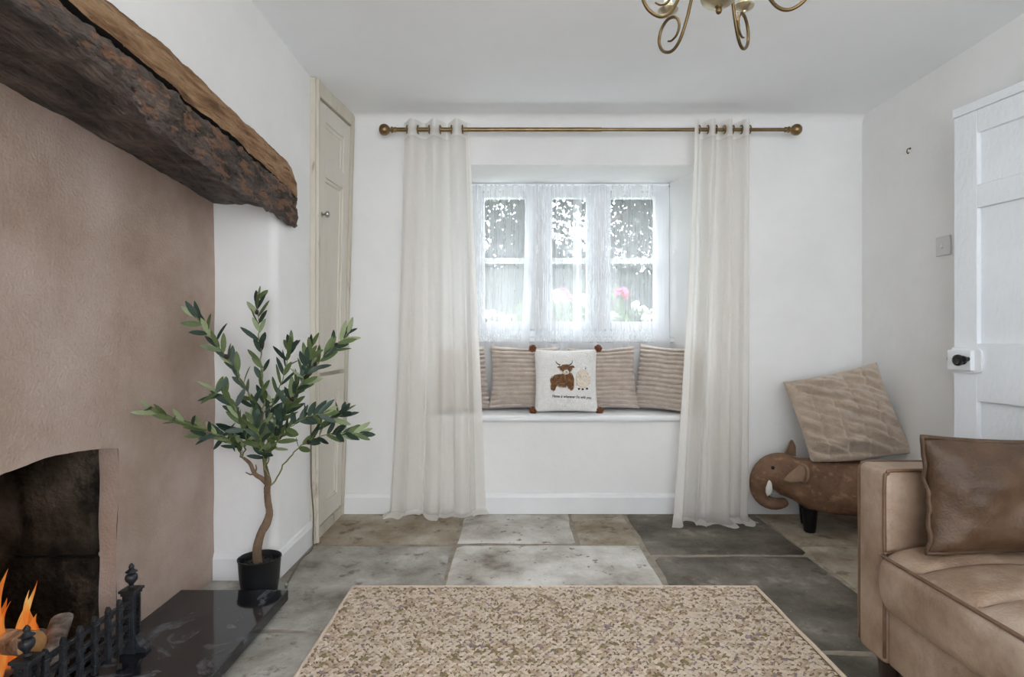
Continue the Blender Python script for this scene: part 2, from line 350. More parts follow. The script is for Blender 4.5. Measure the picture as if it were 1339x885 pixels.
# ------------------------------------------------------------------ mesh helpers
class MB:
    """collects vertices and faces of ONE mesh object."""

    def __init__(self):
        self.v, self.f, self.m = [], [], []

    def add(self, verts, faces, mi=0):
        o = len(self.v)
        self.v += [tuple(p) for p in verts]
        self.f += [tuple(i + o for i in f) for f in faces]
        self.m += [mi] * len(faces)
        return self

    def box(self, a, b, mi=0, xf=None):
        x0, y0, z0 = a
        x1, y1, z1 = b
        vs = [(x0, y0, z0), (x1, y0, z0), (x1, y1, z0), (x0, y1, z0), (x0, y0, z1), (x1, y0, z1), (x1, y1, z1), (x0, y1, z1)]
        if xf:
            vs = [xf(*p) for p in vs]
        return self.add(vs, [(0, 3, 2, 1), (4, 5, 6, 7), (0, 1, 5, 4), (1, 2, 6, 5), (2, 3, 7, 6), (3, 0, 4, 7)], mi)

    def prism(self, poly, lo, hi, axis=2, mi=0):
        """poly of 2D points extruded along an axis (2: poly in XY; 0: poly in YZ; 1: poly in XZ)."""
        n = len(poly)

        def P(p, h):
            return (p[0], p[1], h) if axis == 2 else ((h, p[0], p[1]) if axis == 0 else (p[0], h, p[1]))
        vs = [P(p, lo) for p in poly] + [P(p, hi) for p in poly]
        fs = [tuple(range(n))[::-1], tuple(range(n, 2 * n))]
        fs += [(i, (i + 1) % n, (i + 1) % n + n, i + n) for i in range(n)]
        return self.add(vs, fs, mi)

    def tube(self, pts, rad, seg=10, mi=0, caps=True, closed=False, flat=1.0):
        pts = [Vector(p) for p in pts]
        n = len(pts)
        if not hasattr(rad, '__len__'):
            rad = [rad] * n
        vs, fs = [], []
        up = None
        for i, p in enumerate(pts):
            if closed:
                t = pts[(i + 1) % n] - pts[i - 1]
            else:
                t = pts[min(i + 1, n - 1)] - pts[max(i - 1, 0)]
            t = t.normalized() if t.length > 1e-9 else Vector((0, 0, 1))
            if up is None:
                up = Vector((0, 0, 1)) if abs(t.z) < .9 else Vector((0, 1, 0))
            a = t.cross(up)
            if a.length < 1e-6:
                a = t.orthogonal()
            a.normalize()
            b = a.cross(t).normalized()
            up = b
            for k in range(seg):
                th = 2 * PI * k / seg
                vs.append(p + a * (math.cos(th) * rad[i]) + b * (math.sin(th) * rad[i] * flat))
        m = n if closed else n - 1
        for i in range(m):
            j = (i + 1) % n
            for k in range(seg):
                k2 = (k + 1) % seg
                fs.append((i * seg + k, i * seg + k2, j * seg + k2, j * seg + k))
        if caps and not closed:
            fs.append(tuple(range(seg))[::-1])
            fs.append(tuple((n - 1) * seg + k for k in range(seg)))
        return self.add(vs, fs, mi)

    def lathe(self, prof, c=(0, 0, 0), seg=24, mi=0, axis='z', cap=True):
        """prof: list of (radius, height)."""
        vs, fs = [], []
        n = len(prof)
        for r, h in prof:
            for k in range(seg):
                a = 2 * PI * k / seg
                x, y, z = math.cos(a) * r, math.sin(a) * r, h
                if axis == 'x':
                    x, y, z = h, math.cos(a) * r, math.sin(a) * r
                elif axis == 'y':
                    x, y, z = math.sin(a) * r, h, math.cos(a) * r
                vs.append((c[0] + x, c[1] + y, c[2] + z))
        for i in range(n - 1):
            for k in range(seg):
                k2 = (k + 1) % seg
                fs.append((i * seg + k, i * seg + k2, (i + 1) * seg + k2, (i + 1) * seg + k))
        if cap:
            fs.append(tuple(range(seg))[::-1])
            fs.append(tuple((n - 1) * seg + k for k in range(seg)))
        return self.add(vs, fs, mi)

    def grid(self, fn, nu, nv, mi=0, closed_u=False):
        vs = [fn(i / (nu - 1 if not closed_u else nu), j / (nv - 1)) for j in range(nv) for i in range(nu)]
        fs = []
        for j in range(nv - 1):
            for i in range(nu if closed_u else nu - 1):
                i2 = (i + 1) % nu
                fs.append((j * nu + i, j * nu + i2, (j + 1) * nu + i2, (j + 1) * nu + i))
        return self.add(vs, fs, mi)

    def ball(self, c, r, seg=14, rings=9, mi=0, sq=(1, 1, 1)):
        vs, fs = [], []
        for j in range(1, rings):
            ph = PI * j / rings
            for k in range(seg):
                a = 2 * PI * k / seg
                vs.append((c[0] + r * sq[0] * math.sin(ph) * math.cos(a), c[1] + r * sq[1] * math.sin(ph) * math.sin(a), c[2] + r * sq[2] * math.cos(ph)))
        t = len(vs)
        vs += [(c[0], c[1], c[2] + r * sq[2]), (c[0], c[1], c[2] - r * sq[2])]
        for j in range(rings - 2):
            for k in range(seg):
                k2 = (k + 1) % seg
                fs.append((j * seg + k, (j + 1) * seg + k, (j + 1) * seg + k2, j * seg + k2))
        for k in range(seg):
            k2 = (k + 1) % seg
            fs.append((t, k, k2))
            fs.append((t + 1, (rings - 2) * seg + k2, (rings - 2) * seg + k))
        return self.add(vs, fs, mi)

    def torus(self, c, R, r, axis='z', seg=20, sub=8, mi=0):
        pts = []
        for k in range(seg):
            a = 2 * PI * k / seg
            p = (math.cos(a) * R, math.sin(a) * R)
            pts.append({'z': (c[0] + p[0], c[1] + p[1], c[2]), 'x': (c[0], c[1] + p[0], c[2] + p[1]), 'y': (c[0] + p[0], c[1], c[2] + p[1])}[axis])
        return self.tube(pts, r, sub, mi, closed=True)

    def build(self, name, mats, parent=None, smooth=None, bevel=0, bseg=2, subsurf=0, solid=0, recalc=True):
        if not isinstance(mats, (list, tuple)):
            mats = [mats]
        me = bpy.data.meshes.new(name)
        me.from_pydata(self.v, [], self.f)
        for x in mats:
            me.materials.append(x)
        if len(mats) > 1:
            me.polygons.foreach_set('material_index', self.m)
        if recalc:
            bm = bmesh.new()
            bm.from_mesh(me)
            bmesh.ops.recalc_face_normals(bm, faces=bm.faces)
            bm.to_mesh(me)
            bm.free()
        if smooth is not None:
            me.polygons.foreach_set('use_smooth', [True] * len(me.polygons))
            if smooth < 179:
                me.set_sharp_from_angle(angle=math.radians(smooth))
        me.update()
        o = bpy.data.objects.new(name, me)
        C.objects.link(o)
        if parent:
            o.parent = parent
        if solid:
            s = o.modifiers.new('solid', 'SOLIDIFY')
            s.thickness = solid
            s.offset = 0
        if bevel:
            b = o.modifiers.new('bevel', 'BEVEL')
            b.width = bevel
            b.segments = bseg
            b.limit_method = 'ANGLE'
            b.angle_limit = math.radians(35)
            b.harden_normals = False
        if subsurf:
            s = o.modifiers.new('sub', 'SUBSURF')
            s.levels = subsurf
            s.render_levels = subsurf
        return o


def tag(o, label, cat, group=None, kind=None):
    o['label'] = label
    o['category'] = cat
    if group:
        o['group'] = group
    if kind:
        o['kind'] = kind
    return o


def thing(name, label, cat, loc=(0, 0, 0), rotz=0.0, group=None):
    o = bpy.data.objects.new(name, None)
    o.empty_display_size = .05
    C.objects.link(o)
    o.location = loc
    o.rotation_euler = (0, 0, rotz)
    return tag(o, label, cat, group)


def struct(o, label=None, cat=None):
    o['kind'] = 'structure'
    if label:
        o['label'] = label
        o['category'] = cat
    return o


def fbm(p, s, oct=4):
    return noise.fractal(Vector(p) * s, 1.0, 2.0, oct)


def lerp(a, b, t):
    return a + (b - a) * t


def interp(x, tab):
    xs = [t[0] for t in tab]
    ys = [t[1] for t in tab]
    return float(np.interp(x, xs, ys))


def spline(pts, n=8):
    """Catmull-Rom through pts."""
    P = [Vector(p) for p in pts]
    P = [P[0] * 2 - P[1]] + P + [P[-1] * 2 - P[-2]]
    out = []
    for i in range(1, len(P) - 2):
        for k in range(n):
            t = k / n
            a, b, c, d = P[i - 1], P[i], P[i + 1], P[i + 2]
            out.append(.5 * ((2 * b) + (c - a) * t + (2 * a - 5 * b + 4 * c - d) * t * t + (3 * b - a - 3 * c + d) * t ** 3))
    out.append(P[-2])
    return out


def resample(vals, n):
    return [float(np.interp(i * (len(vals) - 1) / (n - 1), range(len(vals)), vals)) for i in range(n)]


# ------------------------------------------------------------------ the room
XL, XR, YB, ZC = -0.95, 1.94, 3.22, 2.20
REAR = -1.6
PF = 2.34          # face of the chimney pier
# window opening
OX0, OX1, WX0, WX1, YW = -0.447, 1.08, -0.265, 0.97, 3.57
SOF = 1.925
SILL = 0.975

# floor: joints and flagstones in one mesh
fl = MB()
fl.box((-1.75, REAR - .3, -.12), (2.2, YB + .35, -.007), 0)
flags = [
    (-.975, -.27, 2.74, 3.24, 2), (-.27, .317, 2.75, 3.24, 1), (.317, .617, 2.74, 3.24, 2), (.617, 1.345, 2.61, 3.24, 4), (1.345, 1.96, 2.74, 3.24, 2),
    (-.975, -.27, 1.93, 2.74, 3), (-.27, .61, 2.06, 2.75, 1), (.617, 1.33, 1.80, 2.61, 4), (1.33, 1.96, 2.06, 2.74, 2),
    (1.325, 1.96, 1.3, 2.06, 3), (-.975, -.27, 1.22, 1.93, 3), (-1.45, -.975, 2.06, 2.8, 3), (-1.45, -.975, 1.3, 2.06, 4), (-1.45, -.975, .4, 1.3, 4),
    (-.27, .61, 1.3, 2.06, 3), (.61, 1.325, .95, 1.80, 4), (-.975, -.1, .4, 1.22, 3), (-.1, .61, .4, 1.3, 1), (.61, 1.325, .1, .95, 3), (1.325, 1.96, .4, 1.3, 2),
    (-.975, -.1, -.5, .4, 2), (-.1, .61, -.5, .4, 3), (.61, 1.325, -.7, .1, 4), (1.325, 1.96, -.5, .4, 1),
    (-.975, .1, -1.62, -.5, 3), (.1, .61, -1.62, -.5, 2), (.61, 1.325, -1.62, -.7, 3), (1.325, 1.96, -1.62, -.5, 4), (-1.45, -.975, -1.62, .4, 3)]
for k, (x0, x1, y0, y1, mi) in enumerate(flags):
    g = .003
    nx, ny = 22, 18

    def sl(u, v, x0=x0, x1=x1, y0=y0, y1=y1):
        x, y = lerp(x0 + g, x1 - g, u), lerp(y0 + g, y1 - g, v)
        ed = min(u * (x1 - x0), (1 - u) * (x1 - x0), v * (y1 - y0), (1 - v) * (y1 - y0))
        wob = fbm((x, y, k), 9, 3) * .006
        if u in (0, 1):
            x += wob
        if v in (0, 1):
            y += wob
        z = fbm((x, y, k * 3.1), 4, 4) * .0022 - (.009 if ed < 1e-6 else (.0015 if ed < .03 else 0))
        return (x, y, z)
    fl.grid(sl, nx, ny, mi)
struct(fl.build('floor', [M['grout'], M['flag_light'], M['flag_warm'], M['flag_grey'], M['flag_dark']], smooth=60, recalc=False))

cl = MB().box((-1.75, REAR - .3, ZC), (2.3, YB + .6, ZC + .15))
struct(cl.build('ceiling', M['ceil']))

wb_ = MB()
EX = YB + .56
wb_.prism([(-1.75, YB), (OX0, YB), (WX0, YW), (WX0, EX), (-1.75, EX)], 0, ZC)
wb_.prism([(2.25, YB), (2.25, EX), (WX1, EX), (WX1, YW), (OX1, YB)], 0, ZC)
wb_.prism([(YB, SOF + .006), (YB + .012, SOF), (EX, SOF), (EX, ZC), (YB, ZC)], OX0, OX1, axis=0)
wb_.box((OX0 - .05, YW, 0), (OX1 + .05, EX, SILL - .02))
wb_.box((OX0, YB, 0), (OX1, YW, .515))
struct(wb_.build('wall_back', M['wall']))

wr_ = MB().box((XR, REAR - .3, 0), (XR + .3, YB + .3, ZC))
struct(wr_.build('wall_right', M['wall']))

# chimney wall: pier by the cupboard with a rounded arris, breast above the beam, second pier behind the camera
wl = MB()
arc = [(XL - .035 * (1 - math.cos(a)), PF + .035 * (1 - math.sin(a))) for a in [i * PI / 2 / 6 for i in range(7)]]
wl.prism([(-1.75, 3.3), (-1.75, PF)] + arc[::-1] + [(XL, 3.3)], 0, ZC)
wl.box((-1.75, .5, 1.70), (XL, PF + .035, ZC))
wl.prism([(-1.75, .74), (-1.75, REAR - .3), (XL, REAR - .3), (XL, .72), (XL - .02, .74)], 0, ZC)
struct(wl.build('wall_left', M['wall'], smooth=40))

# recessed plaster with the arched fire opening
AY0, AY1, AXW = 1.295, 1.766, -1.20


def arch_z(y):
    return .659 - .42 * (y - 1.52) ** 2 + .004 * fbm((y, 0, 2), 9, 3)


wf = MB()
ys = [AY0 + (AY1 - AY0) * i / 24 for i in range(25)]


def wx(y, z):
    # the old plaster swells gently and rolls into the opening; flat where nothing disturbs it
    return AXW + .010 * fbm((y, z, 3.7), 2.2, 3) + .018 * max(0, (y - 2.18) / .12) ** 2 * 0


def sheet(mb, y0, y1, zf0, zf1, nu, nv, mi=0):
    def fn(u, v):
        y = lerp(y0, y1, u)
        z = lerp(zf0(y), zf1(y), v)
        return (wx(y, z), y, z)
    mb.grid(fn, nu, nv, mi)


sheet(wf, .70, AY0, lambda y: 0, lambda y: 1.62, 14, 40)
sheet(wf, AY1, 2.36, lambda y: 0, lambda y: 1.62, 24, 40)
sheet(wf, AY0, AY1, arch_z, lambda y: 1.62, 25, 30)
# reveals of the opening (62 mm deep)
XD = AXW - .065
wf.grid(lambda u, v: (lerp(wx(AY1, v * arch_z(AY1)), XD, u), AY1 + .010 * u + .003 * math.sin(v * 17), v * arch_z(AY1)), 5, 20)
wf.grid(lambda u, v: (lerp(wx(AY0, v * arch_z(AY0)), XD, u), AY0 - .010 * u, v * arch_z(AY0)), 5, 20)
wf.grid(lambda u, v: (lerp(wx(lerp(AY0, AY1, v), arch_z(lerp(AY0, AY1, v))), XD, u), lerp(AY0, AY1, v), arch_z(lerp(AY0, AY1, v)) + .006 * u), 5, 25)
wf.box((-1.75, .70, .9), (AXW - .05, 2.36, 1.62))
struct(wf.build('wall_fireplace', M['plaster'], smooth=50, recalc=False))

fb = MB()
fb.box((-1.75, AY1 - .012, 0), (XD + .004, 2.0, .305))
fb.box((-1.75, AY1 - .016, .313), (XD + .004, 2.0, .95))
fb.box((-1.75, .9, 0), (XD + .004, AY0 + .012, .95))
fb.box((-1.75, AY0 - .05, -.02), (-1.60, AY1 + .05, .95))
fb.box((-1.75, AY0 - .05, -.05), (XD + .004, AY1 + .05, .045))
fb.box((-1.75, AY0 - .05, .72), (XD - .08, AY1 + .05, .95))
fbo = fb.build('wall_firebox', M['soot'], bevel=.006)
struct(fbo)

# rear wall behind the camera with an unseen wide opening added to let fill light in
rw = MB()
rw.box((-1.75, REAR - .25, 0), (-.75, REAR, ZC))
rw.box((1.65, REAR - .25, 0), (2.25, REAR, ZC))
rw.box((-.75, REAR - .25, 0), (1.65, REAR, .45))
rw.box((-.75, REAR - .25, 2.05), (1.65, REAR, ZC))
struct(rw.build('wall_front', M['wall']))

# soft coved joint between ceiling and back wall
cv = MB()
R = .05
prof = [(YB + .01, ZC - R)] + [(YB - R + R * math.cos(a), ZC - R + R * math.sin(a)) for a in [i * PI / 2 / 6 for i in range(7)]] + [(YB - R, ZC + .01), (YB + .01, ZC + .01)]
cv.prism(prof, XL + .03, XR, axis=0)
struct(cv.build('trim_1', M['wall'], smooth=40))


def skirting(name, p0, p1, inward, h=.112, t=.016):
    """baseboard from p0 to p1 on the floor, thickness towards `inward`."""
    p0, p1, n = Vector((*p0, 0)), Vector((*p1, 0)), Vector((*inward, 0))
    pr = [(0, 0), (t, 0), (t, h - .022), (t * .8, h - .016), (t * .55, h - .004), (t * .3, h), (0, h)]
    mb = MB()
    vs = [p0 + n * a + Vector((0, 0, b)) for a, b in pr] + [p1 + n * a + Vector((0, 0, b)) for a, b in pr]
    k = len(pr)
    mb.add(vs, [tuple(range(k))[::-1], tuple(range(k, 2 * k))] + [(i, (i + 1) % k, (i + 1) % k + k, i + k) for i in range(k)])
    return struct(mb.build(name, M['gloss_white']))


skirting('baseboard_back', (XL + .01, YB), (XR - .016, YB), (0, -1))
skirting('baseboard_right', (XR, REAR), (XR, YB), (-1, 0))
skirting('baseboard_left', (XL, PF - .015), (XL, 2.74), (1, 0), h=.108)
skirting('baseboard_front', (-1.197, PF), (XL + .016, PF), (0, -1), h=.108)

# ------------------------------------------------------------------ window
wn = bpy.data.objects.new('window_1', None)
C.objects.link(wn)
wn.location = (0, 0, 0)
struct(wn)
FY0, FY1 = YW + .005, YW + .075
mull = [(WX0, -.205), (.115, .215), (.495, .575), (.915, WX1)]
fr = MB()
for a, b in mull:
    fr.box((a, FY0 - (.03 if 0 < a < .9 else 0), SILL + .045), (b, FY1, SOF - .055))
fr.box((WX0, FY0 - .002, SILL), (WX1, FY1, SILL + .045))
fr.box((WX0, FY0 - .002, SOF - .055), (WX1, FY1, SOF - .001))
fr.build('window_frame', M['window_white'], wn, bevel=.006)
for (x0, x1) in [(-.205, .115), (.215, .495), (.575, .915)]:
    z0, z1 = SILL + .045, SOF - .055
    s = MB()
    fw = .034
    s.box((x0, FY0 + .008, z0), (x0 + fw, FY1 - .012, z1))
    s.box((x1 - fw, FY0 + .008, z0), (x1, FY1 - .012, z1))
    s.box((x0 + fw, FY0 + .008, z0), (x1 - fw, FY1 - .012, z0 + .05))
    s.box((x0 + fw, FY0 + .008, z1 - fw), (x1 - fw, FY1 - .012, z1))
    zm = (z0 + z1) / 2 + .005
    s.box((x0 + fw, FY0 + .014, zm - .014), (x1 - fw, FY1 - .016, zm + .014))
    so = s.build('casement', M['window_white'], wn, bevel=.004)
    for za, zb in [(z0 + .05, zm - .014), (zm + .014, z1 - fw)]:
        MB().box((x0 + fw, FY0 + .034, za), (x1 - fw, FY0 + .038, zb)).build('pane', M['glass'], so)
MB().box((WX0 - .03, YW - .045, SILL - .03), (WX1 + .03, YW + .02, SILL - .001)).build('window_sill', M['window_white'], wn, bevel=.006)

# window seat board
ws = MB()
nose = [(3.185 + .018 - .018 * math.cos(a), .527 + .018 * math.sin(a)) for a in [-PI / 2 + i * PI / 8 for i in range(9)]]
ws.prism(nose + [(YW, .545), (YW, .509 + .006)], OX0 + .02, OX1 - .02, axis=0)
for b in ():
    pass
wso = ws.build('window_seat', M['gloss_white'], smooth=40)
tag(wso, 'white painted board forming the window seat below the casement window', 'window seat')

# ------------------------------------------------------------------ oak beam over the fireplace
ZT = [(.5, 1.74), (1.25, 1.752), (1.56, 1.764), (1.89, 1.746), (2.2, 1.722), (2.38, 1.712), (2.46, 1.70), (2.50, 1.66), (2.515, 1.60)]
ZK = [(.5, 1.665), (1.186, 1.658), (1.49, 1.640), (1.75, 1.628), (2.12, 1.602), (2.3, 1.585), (2.515, 1.565)]
ZA = [(.5, 1.57), (1.3, 1.578), (1.417, 1.562), (1.45, 1.530), (1.49, 1.508), (1.6, 1.500), (1.89, 1.472), (2.2, 1.452), (2.46, 1.437), (2.49, 1.445), (2.515, 1.52)]
ZU = [(.5, 1.565), (1.36, 1.564), (1.6, 1.556), (2.0, 1.535), (2.33, 1.512), (2.515, 1.50)]
NSEC = 340
prof_n = []
bm_ = MB()
secs = []
for i in range(NSEC):
    y = lerp(.5, 2.515, i / (NSEC - 1))
    zt, zk, za, zu = interp(y, ZT), interp(y, ZK), interp(y, ZA), interp(y, ZU)
    zk = min(max(zk, za + .02), zt - .02)
    cw = interp(y, [(.5, .009), (1.2, .008), (1.7, .007), (2.1, .005), (2.28, .0012), (2.515, .0008)])
    cd = interp(y, [(.5, .06), (2.1, .05), (2.28, .006), (2.515, .002)])
    xf = -.915
    rag = .016 * fbm((y, 0, 5), 11, 5)
    zt += .006 * fbm((y, 3, 1), 9, 4)
    zk += .003 * fbm((y, 6, 1), 12, 3)
    pts = [(-1.25, zt - .03, 0)]
    pts += [(-1.05, zt - .004, 0), (-.955, zt, 0)]
    for k in range(13):                        # upper strip: top arris down to the split
        t = k / 12
        pts.append((xf - .014 * (1 - t) ** 2.2 + .004 * math.sin(PI * t), lerp(zt - .012, zk + cw, t), 0))
    pts.append((xf - cd * .6, zk + cw * .5, 3))
    pts.append((xf - cd, zk, 3))
    pts.append((xf - cd * .6, zk - cw * .5, 3))
    for k in range(17):                        # lower strip
        t = k / 16
        pts.append((xf + .006 * math.sin(PI * t) - .004 * t, lerp(zk - cw, za + rag + .006, t), 1))
    pts.append((xf - .012, za + rag, 2))
    worn = max(0.0, min(1.0, (1.50 - y) / .10))
    lip = lerp(.030, .004, worn)
    for k in range(1, 24):                     # underside, stepped up behind the ragged lip
        t = k / 23
        zz = lerp(za + rag + lip, zu, t ** .7) + lerp(.010, .006, worn) * math.sin(PI * t) + .012 * fbm((y, t * .5, 11), 7, 4) * math.sin(PI * min(1, t * 1.0))
        pts.append((lerp(xf - .022, -1.25, t), zz, 2))
    pts.append((-1.27, (zt + zu) / 2, 2))
    row = []
    for (x, z, mi) in pts:
        d = .0045 * fbm((x * 2, y * .8, z * 2), 14, 4) + .006 * fbm((x, y, z), 5, 3)
        if mi == 0 and z < zt - .008 and x > -.95:
            d += -.006 * max(0, fbm((x * 3, y * 2.2, z * 3), 18, 3) - .25)
        if mi == 1:
            d += .007 * fbm((x * 2, y * 1.3, z * 2.5), 20, 4) - .010 * max(0, fbm((x, y * 1.5, z * 2), 26, 3) - .3)
        e = min(1.0, (2.515 - y) / .06)
        row.append((x + (d if x > -.99 else 0) - (1 - e) ** 2 * .018, y, z + (d * .6 if x > -1.2 else 0)))
    secs.append(row)
    prof_n = [p[2] for p in pts]
K = len(prof_n)
vs = [p for r in secs for p in r]
for i in range(NSEC - 1):
    for k in range(K):
        k2 = (k + 1) % K
        mi = prof_n[k2] if prof_n[k2] != 3 else 3
        if prof_n[k] == 3:
            mi = 3
        bm_.f.append((i * K + k, i * K + k2, (i + 1) * K + k2, (i + 1) * K + k))
        bm_.m.append(mi)
bm_.v = vs
bm_.f.append(tuple(range(K)))
bm_.m.append(0)
bm_.f.append(tuple((NSEC - 1) * K + k for k in range(K))[::-1])
bm_.m.append(0)
bo = bm_.build('mantel_beam', [M['beam_top'], M['beam_low'], M['beam_char'], M['dark_crack']], smooth=50)
tag(bo, 'rough old oak beam, split along its face and charred below, over the fireplace', 'beam', kind='thing')

# ------------------------------------------------------------------ hearth, fret, logs, fire
he = MB()
he.box((-1.30, .95, .018), (-.812, 2.112, .056))
he.box((-1.30, .965, 0), (-.830, 2.098, .020))
ho = he.build('hearth', M['granite'], bevel=.004, bseg=3)
tag(ho, 'polished black stone hearth slab in front of the fireplace', 'hearth')

HZ = .056
fg = thing('fire_fret', 'black cast iron fire fret of crossed bars with urn topped posts', 'fire fret', (-1.113, 1.515, HZ))


def fret_post(y):
    p = MB()
    p.box((-.017, y - .017, 0), (.017, y + .017, .172))
    p.box((-.022, y - .022, 0), (.022, y + .022, .026))
    p.box((-.020, y - .020, .165), (.020, y + .020, .174))
    p.box((-.024, y - .024, .174), (.024, y + .024, .182))
    for s in (-1, 1):                                  # twisted rope moulding on the faces
        for k in range(16):
            z = .034 + k * .0082
            p.box((.017, y - .006, z), (.0205, y + .006, z + .0055))
            p.box((-.006, y + s * .017 - .0025, z), (.006, y + s * .017 + .0025, z + .0055))
    # scroll foot toward the room
    sc_ = [(.017, .050), (.024, .040), (.027, .028), (.034, .018), (.044, .016), (.051, .010), (.050, .0), (.017, .0)]
    p.prism(sc_, y - .014, y + .014, axis=1)
    po = p.build('post', M['iron'], fg, bevel=.0015)
    q = MB()
    q.lathe([(.006, .182), (.010, .186), (.006, .191), (.008, .197), (.0155, .206), (.017, .214), (.015, .221), (.009, .224), (.012, .228), (.0165, .231), (.009, .236), (.006, .240), (.008, .245), (.006, .250), (.002, .255)], (0, y, 0), 16)
    q.build('finial', M['iron'], po, smooth=50)
    return po


fret_post(.185)
fret_post(-.182)
for z in (.036, .071, .106, .141):
    MB().box((-.006, -.168, z), (.006, .170, z + .013)).build('rail', M['iron'], fg, bevel=.002)
for y in (-.138, -.082, -.027, .026, .077, .123):
    b = MB()
    b.box((.000, y - .0065, .022), (.013, y + .0065, .158))
    b.prism([(y - .0065, .158), (y + .0065, .158), (y + .0075, .165), (y + .004, .173), (y, .178), (y - .004, .173), (y - .0075, .165)], .001, .012, axis=0)
    for z in (.036, .071, .106, .141):
        b.box((.010, y - .010, z + .001), (.0155, y + .010, z + .012))
    b.build('bar', M['iron'], fg, bevel=.0015)


def log(name, a, b, r, label, mats=None, split=False):
    a, b = Vector(a), Vector(b)
    t = (b - a).normalized()
    u = t.orthogonal().normalized()
    v = t.cross(u)
    mb = MB()
    n, seg = 8, 18
    vs, fs, ms = [], [], []
    for i in range(n):
        p = a.lerp(b, i / (n - 1))
        for k in range(seg):
            th = 2 * PI * k / seg
            rr = r * (1 + .10 * fbm((math.cos(th), math.sin(th), i * .3 + r * 50), 1.5, 3))
            if split and math.sin(th) > .25:
                rr = min(rr, r * .25 / max(.25, math.sin(th)) * 1.0)
            vs.append(p + u * math.cos(th) * rr + v * math.sin(th) * rr)
    for i in range(n - 1):
        for k in range(seg):
            k2 = (k + 1) % seg
            fs.append((i * seg + k, i * seg + k2, (i + 1) * seg + k2, (i + 1) * seg + k))
            mid = math.sin(2 * PI * (k + .5) / seg)
            ms.append(2 if split and mid > .25 else 0)
    fs += [tuple(range(seg))[::-1], tuple((n - 1) * seg + k for k in range(seg))]
    ms += [1, 1]
    mb.v, mb.f, mb.m = [tuple(p) for p in vs], fs, ms
    o = mb.build(name, [M['log_bark'], M['log_cut'], M['log_split']], smooth=45, bevel=.002)
    return tag(o, label, 'log', 'firewood logs in the grate')


log('log', (-1.185, 1.435, .214), (-1.40, 1.56, .16), .030, 'round log with its sawn amber end facing out beside the flames')
log('log', (-1.160, 1.43, .100), (-1.275, 1.655, .160), .034, 'split birch log leaning up with pale inner face and white bark', split=True)
log('log', (-1.20, 1.36, .085), (-1.46, 1.50, .085), .035, 'charred log low in the fire behind the fret bars')
log('log', (-1.36, 1.33, .10), (-1.36, 1.68, .095), .038, 'dark log lying across the back of the grate')

co = MB()
random.seed(3)
for k in range(90):
    x, y = random.uniform(-1.53, -1.15), random.uniform(1.33, 1.70)
    r = random.uniform(.010, .021)
    co.ball((x, y, HZ + r * .7 + random.uniform(0, .018)), r, 7, 5, 1 if random.random() < .22 and y < 1.58 else 0, (1, random.uniform(.7, 1.2), .8))
tag(co.build('coals', [M['coal'], M['ember']], smooth=40), 'bed of black coals and glowing embers in the grate', 'coals', kind='stuff')

fi = MB()
random.seed(11)


def flame(base, h, r, lean, tw):
    def fn(u, v):
        a = 2 * PI * u
        rad = r * (math.sin(PI * min(1, (v * .82 + .18))) ** 1.1) * (1 - v * .35) + .0003
        wob = v * v
        x = base[0] + rad * math.cos(a) * .65 + lean[0] * wob + .010 * math.sin(v * 5 + tw) * v
        y = base[1] + rad * math.sin(a) + lean[1] * wob + .014 * math.sin(v * 6 + tw * 2) * v
        return (x, y, base[2] + h * v)
    fi.grid(fn, 12, 22, 0, closed_u=True)


for k in range(12):
    y = random.uniform(1.36, 1.55)
    x = random.uniform(-1.45, -1.27)
    flame((x, y, random.uniform(.09, .13)), random.uniform(.13, .25) * (1.15 if y < 1.48 else .85), random.uniform(.016, .032), (random.uniform(-.02, .02), random.uniform(-.02, .05)), random.uniform(0, 6))
flame((-1.34, 1.50, .12), .235, .026, (0, .035), 1.0)
flame((-1.31, 1.515, .11), .12, .018, (0, .05), 2.4)
flame((-1.31, 1.545, .11), .10, .014, (0, .03), 4.4)
flame((-1.37, 1.43, .12), .33, .045, (0, .03), 3.0)
flame((-1.34, 1.40, .12), .28, .04, (0, .06), .3)
fio = fi.build('flames', M['fire'], smooth=180)
tag(fio, 'orange and yellow flames of the log fire', 'fire', kind='stuff')
# thin smoke drifting up the sooty throat of the fireplace
sm_m, sm_n, sm_o = mat_new('thin_smoke')
sv = sm_n.nodes.new('ShaderNodeVolumeScatter')
sv.inputs['Color'].default_value = (.75, .8, .88, 1)
stc = sm_n.nodes.new('ShaderNodeTexCoord')
smp = sm_n.nodes.new('ShaderNodeMapping')
smp.inputs['Scale'].default_value = (1, 1, .45)
smp.inputs['Rotation'].default_value = (.5, 0, 0)
snz = sm_n.nodes.new('ShaderNodeTexNoise')
snz.inputs['Scale'].default_value = 11
snz.inputs['Detail'].default_value = 3
smr = sm_n.nodes.new('ShaderNodeMapRange')
smr.inputs['From Min'].default_value = .48
smr.inputs['From Max'].default_value = .75
smr.inputs['To Max'].default_value = 9.0
sm_n.links.new(stc.outputs['Object'], smp.inputs[0])
sm_n.links.new(smp.outputs[0], snz.inputs['Vector'])
sm_n.links.new(snz.outputs['Fac'], smr.inputs['Value'])
sm_n.links.new(smr.outputs[0], sv.inputs['Density'])
sm_n.links.new(sv.outputs[0], sm_o.inputs['Volume'])
smk = MB().ball((0, 0, 0), 1, 20, 14, 0, (.10, .10, .19)).build('smoke', sm_m, smooth=180)
smk.location = (-1.44, 1.56, .47)
tag(smk, 'thin grey smoke drifting above the flames in the fire opening', 'smoke', kind='stuff')
pl_d = bpy.data.lights.new('fire_glow', 'POINT')
pl_d.energy = .5
pl_d.color = (1, .45, .14)
pl_d.shadow_soft_size = .06
plo = bpy.data.objects.new('fire_glow', pl_d)
C.objects.link(plo)
plo.location = (-1.36, 1.46, .30)

